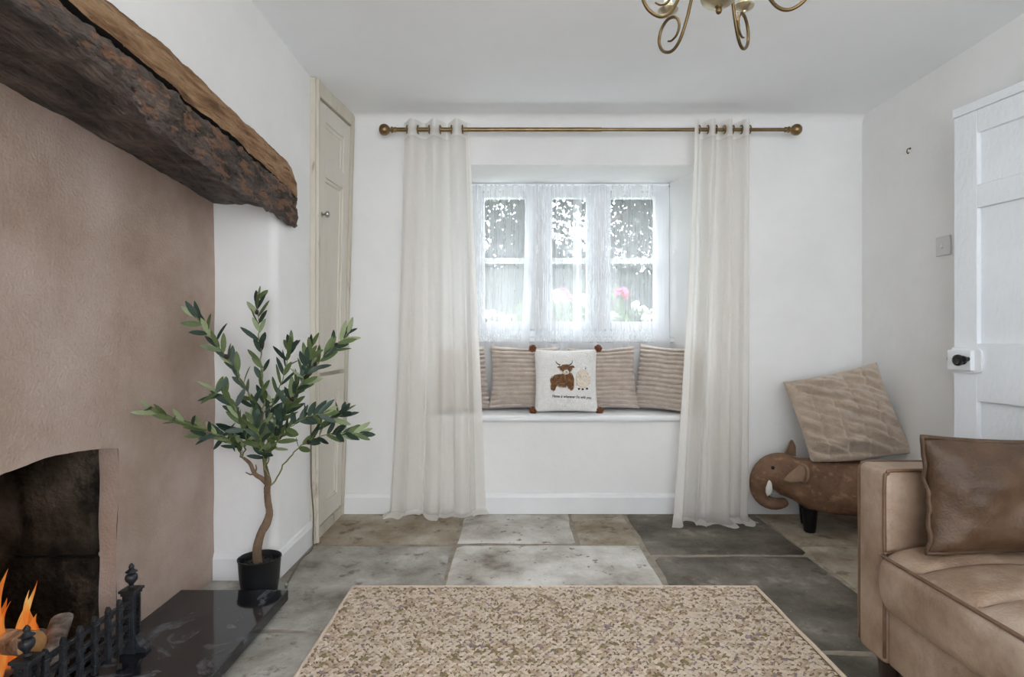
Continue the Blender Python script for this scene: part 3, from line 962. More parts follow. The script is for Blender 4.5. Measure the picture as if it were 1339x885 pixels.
# ------------------------------------------------------------------ cream corner cupboard (its top leans out a little)
CY0, CY1 = 2.735, 3.212


def cup(u, z, d):
    """u 0..1 along the wall from the near edge, z height, d out of the wall face."""
    y = lerp(CY0, CY1, u)
    face = XL + .006 + lerp(0, .06, u) * (z / ZC)
    return (face + d, y, z)


cb = thing('wall_cupboard', 'tall cream painted cupboard built into the corner beside the chimney pier', 'cupboard', (XL, CY0, 0))


def to_local(o, root):
    o.location = -Vector(root.location)
    return o


def cbox(mb, u0, u1, z0, z1, d0, d1, mi=0):
    mb.box((u0, z0, d0), (u1, z1, d1), mi, xf=lambda a, b, c: cup(a, b, c))


f = MB()
cbox(f, 0, .10, 0, ZC - .001, -.03, .018)
cbox(f, .93, 1, 0, ZC - .001, -.03, .018)
cbox(f, .10, .93, ZC - .07, ZC - .001, -.03, .018)
cbox(f, .10, .93, .0, .05, -.03, .012)
cbox(f, .02, .06, 0, ZC - .001, .016, .030)
cbox(f, .10, .93, .05, ZC - .07, -.04, -.02)
to_local(f.build('frame', M['cream_worn'], cb, bevel=.003), cb)


def cdoor(z0, z1, panels, knob):
    d = MB()
    u0, u1 = .125, .915
    us = .16
    cbox(d, u0, u0 + us, z0, z1, -.012, .010)
    cbox(d, u1 - us, u1, z0, z1, -.012, .010)
    zz = [z0] + [q for p in panels for q in p] + [z1]
    for k in range(0, len(zz), 2):
        cbox(d, u0 + us, u1 - us, zz[k], zz[k + 1], -.012, .010)
    do = to_local(d.build('door', M['cream'], cb, bevel=.002), cb)
    for (a, b) in panels:
        p = MB()
        cbox(p, u0 + us, u1 - us, a, b, -.018, -.006)
        e = .018
        for (ua, ub, za, zb) in [(u0 + us, u0 + us + .035, a, b), (u1 - us - .035, u1 - us, a, b), (u0 + us, u1 - us, a, a + e), (u0 + us, u1 - us, b - e, b)]:
            cbox(p, ua, ub, za, zb, -.008, .002)
        p.build('panel', M['cream'], do, bevel=.002)
    if knob:
        k = MB()
        c = cup(u0 + .07, knob, .010)
        k.lathe([(.012, 0), (.012, .003), (.006, .006), (.006, .016), (.013, .020), (.017, .028), (.014, .036), (.004, .040)], c, 18, axis='x')
        k.build('knob', M['chrome'], do, smooth=50)
    return do


cdoor(.80, 2.12, [(.88, 1.765), (1.85, 2.035)], 1.572)
cdoor(.06, .782, [(.15, .70)], None)
for z in (.20, .66, 1.02, 1.93):
    to_local(MB().tube([cup(.925, z - .02, .016), cup(.925, z + .02, .016)], .005, 8).build('hinge', M['cream_worn'], cb, smooth=40), cb)

# ------------------------------------------------------------------ cable down the wall and over the floor
cp = spline([(XL + .010, 2.715, .62), (XL + .012, 2.712, .45), (XL + .010, 2.72, .30), (XL + .022, 2.715, .15), (XL + .024, 2.705, .05), (XL + .035, 2.66, .006), (XL + .03, 2.55, .005), (XL + .045, 2.42, .005), (XL + .07, 2.27, .006)], 8)
cbl = thing('cable', 'thin brown cable hanging by the cupboard and trailing over the floor', 'cable', tuple(cp[-1]))
to_local(MB().tube(cp, .0035, 8).build('cord', M['cable'], cbl, smooth=60), cbl)
e0 = cp[-1]
to_local(MB().tube([e0, e0 + Vector((.006, -.022, .001))], [.007, .006], 10).build('connector', M['chrome'], cbl, smooth=40), cbl)

# ------------------------------------------------------------------ potted olive tree
PX, PY = -.962, 2.215
ol = thing('potted_olive_tree', 'slim artificial olive tree in a round black pot behind the hearth', 'potted tree', (PX, PY, 0))
MB().lathe([(.060, 0), (.064, .002), (.072, .066), (.0765, .128), (.079, .132), (.079, .136), (.0755, .137), (.073, .132), (.070, .112)], seg=36, cap=True).build('pot', M['pot'], ol, smooth=35)
so_ = MB()
so_.lathe([(.0, .112), (.03, .113), (.06, .112), (.0715, .110)], seg=30, cap=False)
random.seed(5)
for k in range(60):
    a, r = random.uniform(0, 6.28), .066 * math.sqrt(random.random())
    so_.ball((r * math.cos(a), r * math.sin(a), .113), random.uniform(.003, .006), 6, 4)
so_.build('soil', M['soil'], ol, smooth=60)
S = 2.22 / 760


def op(x, y, d=0.0):
    """tree-local point from how far the twig stands right of and above the pot, d = toward the room."""
    k = 1 - d / 2.22
    return Vector(((x - 669.5) * S * k - PX, -d, EYE - (y - 442.5) * S * k))


def wig(pts, amp, seed):
    out = []
    for i, p in enumerate(pts):
        out.append(p + Vector((fbm((i * .4, seed, 0), 1.3, 2), fbm((i * .4, seed, 5), 1.3, 2), 0)) * amp)
    return out


tr = spline([op(338, 742), op(337, 718), op(342, 697), op(349, 684), (op(353, 670)), op(351, 655), op(350, 640), op(351, 628), op(347, 606), op(344, 580), op(343, 555)], 6)
trad = [.0175, .0165, .0150, .0162, .0130, .0120, .0116, .0122, .007, .0050, .0035]
tb = MB()
tb.tube(tr, [r_ * (1 + .10 * fbm((0, 0, i * .5), 1.1, 2)) for i, r_ in enumerate(resample(trad, len(tr)))], 14)
stub = spline([op(351, 633), op(343, 625), op(334, 619), op(328, 606), op(319, 598)], 5)
tb.tube(stub, resample([.0095, .009, .008, .0072, .005], len(stub)), 10)
for s in ([op(334, 619), op(328, 620), op(322, 617)], [op(334, 619), op(336, 612), op(335, 607)]):
    tb.tube(s, [.004, .003, .002], 7)
tb.build('trunk', M['bark'], ol, smooth=60)

LEAF_T = (0, .12, .32, .55, .78, .93, 1.0)
LEAF_W = (.12, .62, .96, 1.0, .76, .36, .04)


def leaf(mb, p, d, nrm, ln, wd, mi, curl):
    d = d.normalized()
    s = d.cross(nrm)
    if s.length < 1e-4:
        s = d.orthogonal()
    s.normalize()
    nn = s.cross(d)
    vs = []
    for t, ww in zip(LEAF_T, LEAF_W):
        c = p + d * (ln * t) + nn * (curl * ln * t * t)
        vs += [c - s * wd * ww * .5 + nn * wd * .10 * ww, c, c + s * wd * ww * .5 + nn * wd * .10 * ww]
    fs = []
    for i in range(len(LEAF_T) - 1):
        a = i * 3
        fs += [(a, a + 1, a + 4, a + 3), (a + 1, a + 2, a + 5, a + 4)]
    mb.add(vs, fs, mi)


random.seed(21)


def olive_branch(pts, rad, leaves_from, n_leaves, olives=(), bark_to=0, big=1.0):
    path = wig(spline(pts, 8), .010, random.random() * 50)
    path[0] = Vector(pts[0])
    n = len(path)
    mb = MB()
    mb.tube(path, resample([rad, rad * .75, rad * .35], n), 7, 0)
    b = mb.build('branch', M['bark'] if bark_to else M['stem'], ol, smooth=60)
    lv = MB()
    for k in range(n_leaves):
        t = leaves_from + (1 - leaves_from) * (k // 2 * 2 + .3 * (k % 2)) / max(1, n_leaves - 1)
        t = min(1.0, t + random.uniform(-.012, .012))
        fi_ = t * (n - 1)
        i = min(n - 2, int(fi_))
        p = path[i].lerp(path[i + 1], fi_ - i)
        tg = (path[i + 1] - path[i]).normalized()
        side = tg.cross(Vector((0, 1, 0)))
        if side.length < .1:
            side = tg.cross(Vector((1, 0, 0)))
        side.normalize()
        ang = (0 if k % 2 else PI) + random.uniform(-.9, .9)
        perp = side * math.cos(ang) + side.cross(tg) * math.sin(ang)
        spread = random.uniform(.35, .85) * (1.0 if t < .93 else .4)
        d = tg * math.cos(spread) + perp * math.sin(spread) + Vector((0, 0, .08))
        nrm = Vector((random.uniform(-.6, .6), -1 + random.uniform(-.2, .6), random.uniform(-.2, .9)))
        q = random.random()
        mi = 0 if q < .48 else (1 if q < .86 else 2)
        leaf(lv, p, d, nrm, random.uniform(.056, .086) * big * (1 if t < .95 else .85), random.uniform(.0165, .0225) * big, mi, random.uniform(-.18, .18))
    lv.build('leaves', [M['leaf_dark'], M['leaf_mid'], M['leaf_pale']], b, smooth=180, recalc=False)
    for t, dx in olives:
        i = min(n - 1, int(t * (n - 1)))
        p = path[i] + Vector((dx, -.008, -.004))
        MB().ball(p, .0078, 12, 8, 0, (.9, .9, 1.2)).build('olive_fruit', M['olive'], b, smooth=180)
    return b


olive_branch([op(344, 560), op(345, 520, -.02), op(343, 470, .0), op(338, 420, .02), op(338, 388, .03)], .0035, .12, 30, [(.62, .008), (.86, .007)])
olive_branch([op(345, 570), op(334, 535, .04), op(312, 490, .09), op(285, 450, .14), op(255, 412, .20)], .0035, .22, 32, [(.66, .010)])
olive_branch([op(318, 598), op(310, 582, .08), op(282, 566, .16), op(235, 550, .28), op(194, 534, .40)], .0032, .10, 30)
olive_branch([op(347, 606), op(372, 545, .03), op(392, 505, .04), op(425, 466, .02), op(458, 434, 0)], .0035, .18, 36, [(.42, -.006), (.70, -.008), (.90, .004)])
olive_branch([op(355, 634), op(382, 594, .04), op(405, 576, .06), op(438, 566, .05), op(472, 566, .04)], .0030, .34, 26, [(.52, -.004)])
olive_branch([op(349, 600), op(362, 560, .06), op(382, 520, .10), op(400, 488, .12), op(408, 452, .12)], .0030, .20, 30, [(.5, .006)])
olive_branch([op(345, 585), op(352, 545, -.04), op(366, 505, -.05), op(376, 470, -.06), op(384, 452, -.07)], .0028, .2, 22)
olive_branch([op(318, 598), op(322, 570, .10), op(314, 545, .14), op(298, 520, .17), op(282, 512, .20)], .0028, .12, 26)
olive_branch([op(347, 592), op(330, 572, .03), op(312, 562, .05), op(292, 570, .10), op(270, 568, .15)], .0026, .2, 20)
olive_branch([op(349, 610), op(358, 585, .09), op(378, 560, .14), op(402, 545, .17), op(425, 540, .18)], .0026, .25, 24)
olive_branch([op(348, 612), op(344, 590, .10), op(340, 570, .15), op(333, 548, .16)], .0026, .2, 24)
olive_branch([op(352, 626), op(346, 600, .06), op(352, 575, .10), op(366, 556, .11), op(372, 535, .10)], .0026, .25, 22, [(.7, .004)])
olive_branch([op(405, 576, .06), op(420, 555, .07), op(440, 545, .07), op(452, 538, .06)], .0020, .2, 14)

# ------------------------------------------------------------------ curtain rod
RY, RZ = 3.115, EYE + (442.5 - 169.5) * 3.115 / 760
rod = thing('curtain_rod', 'antique brass curtain pole with ball ends above the window', 'curtain rod', (.42, RY, RZ))
MB().lathe([(.0115, -1.055), (.0115, .06)], axis='x', seg=18).lathe([(.0095, .05), (.0095, 1.055)], axis='x', seg=18).build('pole', M['brass'], rod, smooth=40)
for s in (-1, 1):
    fn_ = MB().lathe([(.012, 1.04), (.014, 1.043), (.014, 1.05), (.010, 1.054), (.0165, 1.060), (.0165, 1.066), (.010, 1.070), (.012, 1.076), (.021, 1.082), (.0285, 1.093), (.0305, 1.104), (.0285, 1.116), (.020, 1.127), (.006, 1.132)], axis='x', seg=24)
    if s < 0:
        fn_.v = [(-x, y, z) for x, y, z in fn_.v]
    fn_.build('finial', M['brass'], rod, smooth=40)
for x in (-.84, .74):
    b = MB().lathe([(.011, .104), (.011, .100), (.004, .098), (.004, .006)], (x, 0, 0), axis='y', seg=16)
    b.torus((x, 0, 0), .015, .004, 'x')
    b.build('bracket', M['brass'], rod, smooth=40)


# ------------------------------------------------------------------ curtains
def curtain(label, xt0, xt1, xb0, xb1, waves, seed, pool, yb, cross_phase, amp_t, amp_b, flip=False):
    root = thing('curtain', label, 'curtain', ((xt0 + xt1) / 2, RY, 0), group=None)
    NU, NV = 190, 76
    top = RZ + .048
    rng = random.Random(seed)
    ph = [rng.uniform(0, 6.28) for _ in range(8)]

    def fold(s, v):
        k = waves
        th = 2 * PI * k * s + cross_phase
        a = lerp(amp_t, amp_b, min(1, v * 1.2))
        y = a * math.cos(th + .5 * math.sin(th * .5 + ph[0]) * v)
        y += a * .35 * v * math.cos(2.3 * th + ph[1]) + a * .25 * v * math.sin(3.7 * th + ph[2] + v * 2)
        dx = .012 * math.sin(2 * th + ph[3]) * v
        return dx, y

    def fn(u, q):
        # q is the length along the cloth; the last stretch lies on the floor
        dx, y = fold(u, min(1.0, q))
        e = q ** 1.25
        sway = .012 * math.sin(q * 3 + ph[4])
        x = lerp(lerp(xt0, xt1, u), lerp(xb0, xb1, u), e) + dx + sway * q
        yc = lerp(RY, yb, q ** 2.2)
        total = top + pool * (1 + .45 * math.sin(u * 9 + ph[5]) + .10 * math.sin(u * 17 + ph[6]))
        s = q * total
        z = top - s
        out = 0.0
        lift = .012
        if z < .05:
            over = .05 - z
            z = lift + .038 * math.exp(-over / .038) + .012 * max(0, math.sin(u * 15 + over * 30 + ph[7])) * min(1, over / .05)
            out = max(0.0, over - .035)
            x += .10 * out * math.sin(u * 12 + ph[2]) + (u - .5) * out * .55
        yy = yc + y - out * .8
        yy = min(yy, YB - .024) if z < .7 else min(yy, YB - .006)
        return (x - root.location.x, yy - root.location.y, max(z, .006))
    mb = MB()
    # main cloth and the doubled header / bottom hem as material bands
    mb.grid(fn, NU, NV)
    for i in range(len(mb.f)):
        j = i // (NU - 1)
        col = i % (NU - 1)
        if j < 3 or j >= NV - 3 or (col > NU - 14 if flip else col < 12) or col < 2 or col > NU - 4:
            mb.m[i] = 1
    mb.build('cloth', [M['linen'], M['hem']], root, smooth=180)
    n = int(waves * 2)
    for i in range(n + 1):
        th = PI / 2 + PI * i
        s = (th - cross_phase) / (2 * PI * waves)
        if 0.01 < s < .99:
            dx, y = fold(s, 0)
            MB().torus((lerp(xt0, xt1, s) - root.location.x, 0, RZ), .021, .0038, 'x').build('grommet', M['brass'], root, smooth=180)
    return root


curtain('sheer white linen curtain pooling on the floor beside the cream cupboard', -.585, -.228, -.682, -.150, 3.0, 4, .06, 3.155, .35, .036, .032, True)
curtain('sheer white linen curtain pooling on the floor beside the elephant stool', .972, 1.288, .840, 1.255, 3.5, 9, .10, 3.05, 2.6, .034, .034)

# ------------------------------------------------------------------ net curtains on a wire across the window
NY = YW - .028
wire = thing('net_wire', 'thin white wire stretched across the window head for the nets', 'wire', (.35, NY, 1.893))
MB().tube([(-.60, 0, .004), (-.2, 0, -.003), (.2, 0, -.002), (.60, 0, .003)], .003, 8).build('rod', M['window_white'], wire, smooth=60)
for x in (-.606, .606):
    MB().lathe([(.007, -.004), (.007, .003), (.004, .006)], (x, 0, .002), axis='x', seg=12).build('hook', M['chrome'], wire, smooth=40)


def net(label, x0, x1, gx, seed, zb, bottom_shift=0.0):
    """gx: list of (u, gather) where the cloth bunches."""
    rng = random.Random(seed)
    ph = [rng.uniform(0, 6.28) for _ in range(6)]
    root = tag(bpy.data.objects.new('net_curtain', None), label, 'net curtain')
    C.objects.link(root)
    root.location = ((x0 + x1) / 2, NY, zb)

    def warp(u):
        for a, g in gx:
            u = u + g * math.sin(2 * PI * (u - a)) / (2 * PI)
        return u

    def fn(u, v):
        x = lerp(x0, x1, warp(u)) + bottom_shift * v * math.sin(PI * .5 * u)
        y = .0035 * math.sin(u * 26 + ph[0]) + .0008 * math.sin(u * 61 + ph[1] + v) + .004 * v * math.sin(u * 15 + ph[2])
        z = lerp(1.898 + .003 * math.sin(u * 50), zb + .006 * math.sin(u * 9 + ph[3]), v)
        if z < SILL + .02:
            y -= .022 * min(1, (SILL + .02 - z) / .03)
        return (x - root.location.x, y - .016, z - root.location.z)
    mb = MB()
    NU, NV = 120, 26
    mb.grid(fn, NU, NV)
    for i in range(len(mb.f)):
        c = i % (NU - 1)
        if c < 3 or c > NU - 13 or i // (NU - 1) >= NV - 2:
            mb.m[i] = 1
    mb.build('cloth', [M['net'], M['nethem']], root, smooth=180)
    return root


net('sheer white net covering the casement beside the cupboard side curtain', WX0 + .01, .125, [(.9, .55)], 1, .912, -.04)
net('sheer white net covering the narrow middle casement', .130, .400, [(.95, .5)], 2, .902, 0)
net('sheer white net covering the casement beside the elephant stool side', .405, WX1 - .005, [(.1, .5), (.9, .5)], 3, .908, 0)


# ------------------------------------------------------------------ cushions
def pillow_fn(w_, h_, t_, rib=0, rib_a=0.0, wr=0.0, seed=0, sag=0.0, pinch=.06, wrs=7):
    def edge(u, v):
        x = u * w_ / 2 * (1 - pinch * (1 - v * v) * abs(u) ** 1.5)
        z = v * h_ / 2 * (1 - pinch * (1 - u * u) * abs(v) ** 1.5)
        return x, z

    def front(u, v, s=1):
        x, z = edge(u, v)
        b = max(0.0, (1 - abs(u) ** 2.6)) ** .55 * max(0.0, (1 - abs(v) ** 2.6)) ** .55
        y = t_ / 2 * b * (1 - sag * v)
        if rib:
            y += rib_a * (abs(math.sin((v + .022 * fbm((u * 2, v * 2, seed), 1, 2)) * rib * PI / 2)) ** .65 - .5) * min(1, b * 3)
            z += .004 * math.sin(v * rib * PI) * (abs(u) > .96)
        if wr:
            y += wr * fbm((x, z, seed + s), wrs, 4) * min(1, b * 2)
        return Vector((x, -s * y, z))
    return front


def pillow_mesh(front, n=44, nv=None):
    nv = nv or n
    mb = MB()

    def S_(t):
        return math.sin((t - .5) * PI) * .55 + (t - .5) * 2 * .45
    mb.grid(lambda a, b: front(S_(a), S_(b), 1), n, nv)
    mb.grid(lambda a, b: front(S_(1 - a), S_(b), -1), n, nv)
    # weld the seam
    return mb


def weld(o):
    bm = bmesh.new()
    bm.from_mesh(o.data)
    bmesh.ops.remove_doubles(bm, verts=bm.verts, dist=1e-5)
    bmesh.ops.recalc_face_normals(bm, faces=bm.faces)
    bm.to_mesh(o.data)
    bm.free()
    o.data.polygons.foreach_set('use_smooth', [True] * len(o.data.polygons))
    return o


def pose(o, loc, lean=0, yaw=0, roll=0):
    """lean back (about X), then turn (about Z); roll in its own plane first."""
    o.matrix_world = Matrix.Translation(loc) @ Matrix.Rotation(yaw, 4, 'Z') @ Matrix.Rotation(lean, 4, 'X') @ Matrix.Rotation(roll, 4, 'Y')
    return o


def settle(o, z0):
    """the filling gives where the cushion rests: nothing sinks under the surface at height z0."""
    mw, inv = o.matrix_world.copy(), o.matrix_world.inverted()
    for v_ in o.data.vertices:
        p = mw @ v_.co
        if p.z < z0 + .02:
            p.z = z0 + .02 * math.exp((p.z - z0 - .02) / .02)
            v_.co = inv @ p
    return o


SEAT = .545
rg = 'ribbed taupe cushions on the window seat'


def ribbed(label, loc, w_, h_, lean, yaw, roll, seed, t_=.12):
    o = weld(pillow_mesh(pillow_fn(w_, h_, t_, 14, .025, .012, seed, .15, .085), 44, 170).build('cushion', M['cord']))
    settle(pose(o, loc, lean, yaw, roll), SEAT + .001)
    return tag(o, label, 'cushion', rg)


ribbed('ribbed taupe cushion upright on the seat, half hidden by the cow cushion, cupboard side', (.070, 3.455, .735), .41, .385, -.20, .0, .02, 1)
ribbed('ribbed taupe cushion behind the cow cushion, on the side of the elephant stool', (.540, 3.455, .733), .41, .38, -.20, .0, -.03, 2)
ribbed('ribbed taupe cushion leaning in the corner of the window seat nearest the elephant stool', (.895, 3.372, .735), .38, .39, -.16, -.66, .06, 3)
ribbed('ribbed taupe cushion seen through the sheer curtain beside the cream cupboard', (-.285, 3.362, .735), .34, .38, -.16, .66, .0, 4)

# cow cushion
CW = .362
cow_front = pillow_fn(CW, CW, .125, 0, 0, .006, 8, .1, .05)
cc = thing('cow_cushion', 'white boucle cushion with an embroidered shaggy cow and sheep, propped centrally', 'cushion', (.308, 3.328, .7275))
cc.rotation_euler = (-.17, 0, 0)
weld(pillow_mesh(cow_front, 40).build('cover', M['boucle'], cc))


def cow_uv(zx, zy):
    """embroidery layout, measured on the cover in its own units -> local point on the front."""
    x = (zx - 438) * .000575
    z = -(zy - 450) * .000575
    u, v = x / (CW / 2), z / (CW / 2)
    p = cow_front(u, v, 1)
    return p


def fibres(mb, n, region, ln, r, dirf, mi=0, rnd=None):
    for _ in range(n):
        zx, zy = region()
        p = cow_uv(zx, zy)
        d = dirf(zx, zy)
        q = p + Vector((d[0] * ln, -.0055 - rnd.uniform(0, .004), d[1] * ln))
        mid = p.lerp(q, .5) + Vector((0, -.004, 0))
        mb.tube([p, mid, q], [r, r * .9, r * .3], 4, mi, caps=False)


rn = random.Random(2)


def ell(cx, cy, rx, ry):
    def g():
        a, r = rn.uniform(0, 2 * PI), math.sqrt(rn.random())
        return cx + rx * r * math.cos(a), cy + ry * r * math.sin(a)
    return g


def down(s):
    return lambda x, y: (rn.uniform(-s, s), -1)


cw = MB()
fibres(cw, 900, ell(385, 450, 112, 58), .016, .0011, down(.35), 0, rn)
fibres(cw, 460, ell(468, 450, 40, 72), .016, .0011, down(.3), 0, rn)
fibres(cw, 170, ell(302, 510, 27, 42), .010, .0011, down(.2), 0, rn)
fibres(cw, 170, ell(478, 510, 26, 38), .010, .0011, down(.2), 0, rn)
fibres(cw, 330, ell(433, 330, 58, 40), .012, .0011, down(.6), 0, rn)
fibres(cw, 60, ell(368, 322, 18, 10), .007, .0011, down(1), 0, rn)
fibres(cw, 60, ell(497, 318, 18, 10), .007, .0011, down(1), 0, rn)
cwo = cw.build('cow_fur', M['cow_fur'], cc, smooth=180)
cwo['label'] = 'ginger embroidered cow'
mz = MB()
c0 = cow_uv(432, 380)
mz.ball(c0 + Vector((0, -.008, 0)), .016, 14, 8, 0, (1.05, .55, .9))
mz.build('muzzle', M['muzzle'], cwo, smooth=180)
nk = MB()
for a, b in [((424, 372), (442, 388)), ((442, 372), (424, 388))]:
    nk.tube([cow_uv(*a) + Vector((0, -.0172, 0)), cow_uv(*b) + Vector((0, -.0172, 0))], .0011, 6)
nk.build('nose', M['ink'], cwo, smooth=180)
for pts in ([(375, 305), (352, 294), (338, 278), (333, 262)], [(468, 303), (486, 292), (495, 276), (497, 254)]):
    pp = [cow_uv(*p) + Vector((0, -.003, 0)) for p in pts]
    MB().tube(spline(pp, 4), resample([.0030, .0026, .0020, .0009], len(spline(pp, 4))), 7).build('horn', M['ink'], cwo, smooth=180)
wl_ = MB()
for k in range(420):
    zx, zy = ell(602, 445, 72, 86)()
    p = cow_uv(zx, zy)
    r = rn.uniform(.0035, .0065)
    wl_.ball(p + Vector((0, -.003, 0)), r, 6, 5, 0, (1, 1, 1))
fibres(wl_, 240, ell(602, 440, 76, 92), .008, .0010, lambda x, y: ((x - 602) / 90 + rn.uniform(-.5, .5), -(y - 445) / 110 + rn.uniform(-.6, .4)), 0, rn)
wo_ = wl_.build('sheep_wool', M['wool'], cc, smooth=180)
wo_['label'] = 'cream embroidered woolly sheep'
sf = MB()
sf.ball(cow_uv(578, 412) + Vector((0, -.010, 0)), .012, 12, 8, 0, (.9, .5, 1))
sf.build('sheep_face', M['muzzle'], wo_, smooth=180)
for x, y in [(556, 543), (594, 546), (640, 540)]:
    MB().ball(cow_uv(x, y) + Vector((0, -.003, 0)), .0068, 10, 7, 0, (1, .6, .8)).build('hoof', M['ink'], wo_, smooth=180)
pp = [cow_uv(*p) + Vector((0, -.004, 0)) for p in ((628, 345), (634, 333), (632, 318))]
MB().tube(pp, [.0022, .0016, .0008], 6).build('horn', M['ink'], wo_, smooth=180)
pp = [cow_uv(*p) + Vector((0, -.0165, 0)) for p in ((572, 420), (577, 424), (582, 420))]
MB().tube(pp, .0008, 5).build('mouth', M['ink'], wo_, smooth=180)
# stitched wording
fc = bpy.data.curves.new('wording', 'FONT')
fc.body = "Home is wherever I'm with you."
fc.size = .0225
fc.shear = .32
fc.offset = .0005
fc.align_x = 'CENTER'
fc.resolution_u = 3
fo_ = bpy.data.objects.new('wording_curve', fc)
C.objects.link(fo_)
bpy.context.view_layer.update()
tm = bpy.data.meshes.new_from_object(fo_.evaluated_get(bpy.context.evaluated_depsgraph_get()))
bpy.data.objects.remove(fo_)
xs_ = [v_.co.x for v_ in tm.vertices]
sx = .222 / (max(xs_) - min(xs_))
for v_ in tm.vertices:
    x, z = v_.co.x * sx + .027, v_.co.y * .95 - .104 - v_.co.x * .03
    p = cow_front(x / (CW / 2), z / (CW / 2), 1)
    v_.co = Vector((x, p.y - .0014, z))
tm.materials.append(M['ink'])
to_ = bpy.data.objects.new('wording', tm)
C.objects.link(to_)
to_.parent = cc
for sx_, sz_ in ((-1, -1), (1, -1), (-1, 1), (1, 1)):
    pm = MB()
    c = Vector((sx_ * (CW / 2 + .008), -.004, sz_ * (CW / 2 + .004) + (.012 if sz_ < 0 else 0)))
    pm.ball(c, .017, 14, 10)
    r2 = random.Random(sx_ * 3 + sz_)
    for k in range(150):
        d = Vector((r2.gauss(0, 1), r2.gauss(0, 1), r2.gauss(0, 1))).normalized()
        pm.tube([c + d * .014, c + d * .0235], [.0018, .0010], 4, caps=False)
    pm.build('pompom', M['pompom'], cc, smooth=180)

# ------------------------------------------------------------------ elephant footstool
el_ = thing('elephant_footstool', 'brown leather elephant shaped footstool with tusk and curled trunk by the wall', 'footstool', (1.248, 3.075, 0), math.radians(-20))


def ring_loft(stations, seg=30, mi=0):
    """stations: (x, z, ry, rn, power); each ring stands square to the path, so the skin follows the curl of the trunk."""
    vs, fs = [], []
    n = len(stations)
    for i, (x, z, ry, rn_, pw) in enumerate(stations):
        a_, b_ = stations[max(i - 1, 0)], stations[min(i + 1, n - 1)]
        tx, tz = b_[0] - a_[0], b_[1] - a_[1]
        l_ = math.hypot(tx, tz) or 1
        nx_, nz_ = -tz / l_, tx / l_
        if i > 11:
            nx_, nz_ = 0, 1
        for k in range(seg):
            a = 2 * PI * k / seg
            c, s_ = math.cos(a), math.sin(a)
            yy = ry * math.copysign(abs(c) ** pw, c)
            hh = rn_ * math.copysign(abs(s_) ** pw, s_)
            vs.append((x + hh * nx_, yy, z + hh * nz_))
    for i in range(n - 1):
        for k in range(seg):
            k2 = (k + 1) % seg
            fs.append((i * seg + k, i * seg + k2, (i + 1) * seg + k2, (i + 1) * seg + k))
    fs += [tuple(range(seg))[::-1], tuple((n - 1) * seg + k for k in range(seg))]
    return MB().add(vs, fs, mi)


# one continuous skin: trunk tip, trunk, head, neck, barrel, rump
st = [(.192, .126, .011, .011, 1), (.185, .122, .023, .023, 1), (.155, .109, .029, .029, 1), (.115, .104, .033, .033, 1), (.078, .119, .037, .036, 1),
      (.056, .150, .041, .040, 1), (.051, .186, .049, .047, 1), (.060, .218, .062, .060, 1), (.083, .245, .077, .081, 1), (.115, .261, .092, .102, 1), (.148, .268, .100, .110, .97),
      (.182, .264, .106, .110, .94), (.212, .252, .110, .108, .90), (.238, .238, .113, .113, .82), (.265, .229, .119, .122, .72), (.30, .224, .124, .128, .62), (.36, .223, .128, .130, .6),
      (.50, .223, .130, .130, .6), (.60, .223, .128, .129, .62), (.645, .223, .118, .122, .7), (.667, .223, .095, .10, .8), (.674, .223, .05, .055, 1)]
ring_loft(st).build('body', M['elephant'], el_, smooth=180, subsurf=1)
for sy in (-1, 1):
    for x in (.285, .60):
        MB().lathe([(.024, 0), (.027, .004), (.030, .03), (.033, .07), (.036, .115)], (x, sy * .070, 0), 20).build('leg', M['black'], el_, smooth=40)
    MB().ball((.114, sy * .088, .312), .0095, 12, 8, 0, (1, .8, 1)).build('eye', M['black'], el_, smooth=180)
    # tusk: pointed almond of pale felt
    t = spline([(.098, sy * .078, .248), (.099, sy * .086, .232), (.097, sy * .086, .205), (.094, sy * .080, .180), (.090, sy * .072, .162)], 6)
    MB().tube(t, resample([.001, .0105, .0165, .0135, .002], len(t)), 12, flat=.55).build('tusk', M['tusk'], el_, smooth=180)


def ear(sy):
    mb = MB()
    base = Vector((.205, sy * .098, .330))

    def fn(u, v):
        # u along the seam from top to bottom, v outward to the rim; the flap cups forward and folds over
        a = lerp(1.75, -.45, u)
        r = v * (.062 + .034 * math.sin(PI * u) + .018 * (1 - u))
        cupf = .045 * v * v
        fx = -math.cos(a) * r * .65 - cupf * .9 * (1 - u)
        fz = math.sin(a) * r * .75 - .042 * u
        fy = sy * (.008 + .052 * v - .030 * v * v + .012 * math.sin(v * 5 + u * 3))
        if sy > 0:                                   # far ear stands up behind the head
            fz = .09 * v * (.6 + .4 * math.sin(PI * (1 - u))) + .01
            fx = .030 * (u - .4) * 2.0 * (1 - .45 * v) + .012 * v
            fy = .012 + .012 * math.sin(PI * u) - .02 * v
        return base + Vector((fx, fy, fz))
    mb.grid(fn, 16, 10)
    return mb.build('ear', M['elephant_ear'], el_, smooth=180, solid=.008, subsurf=1)


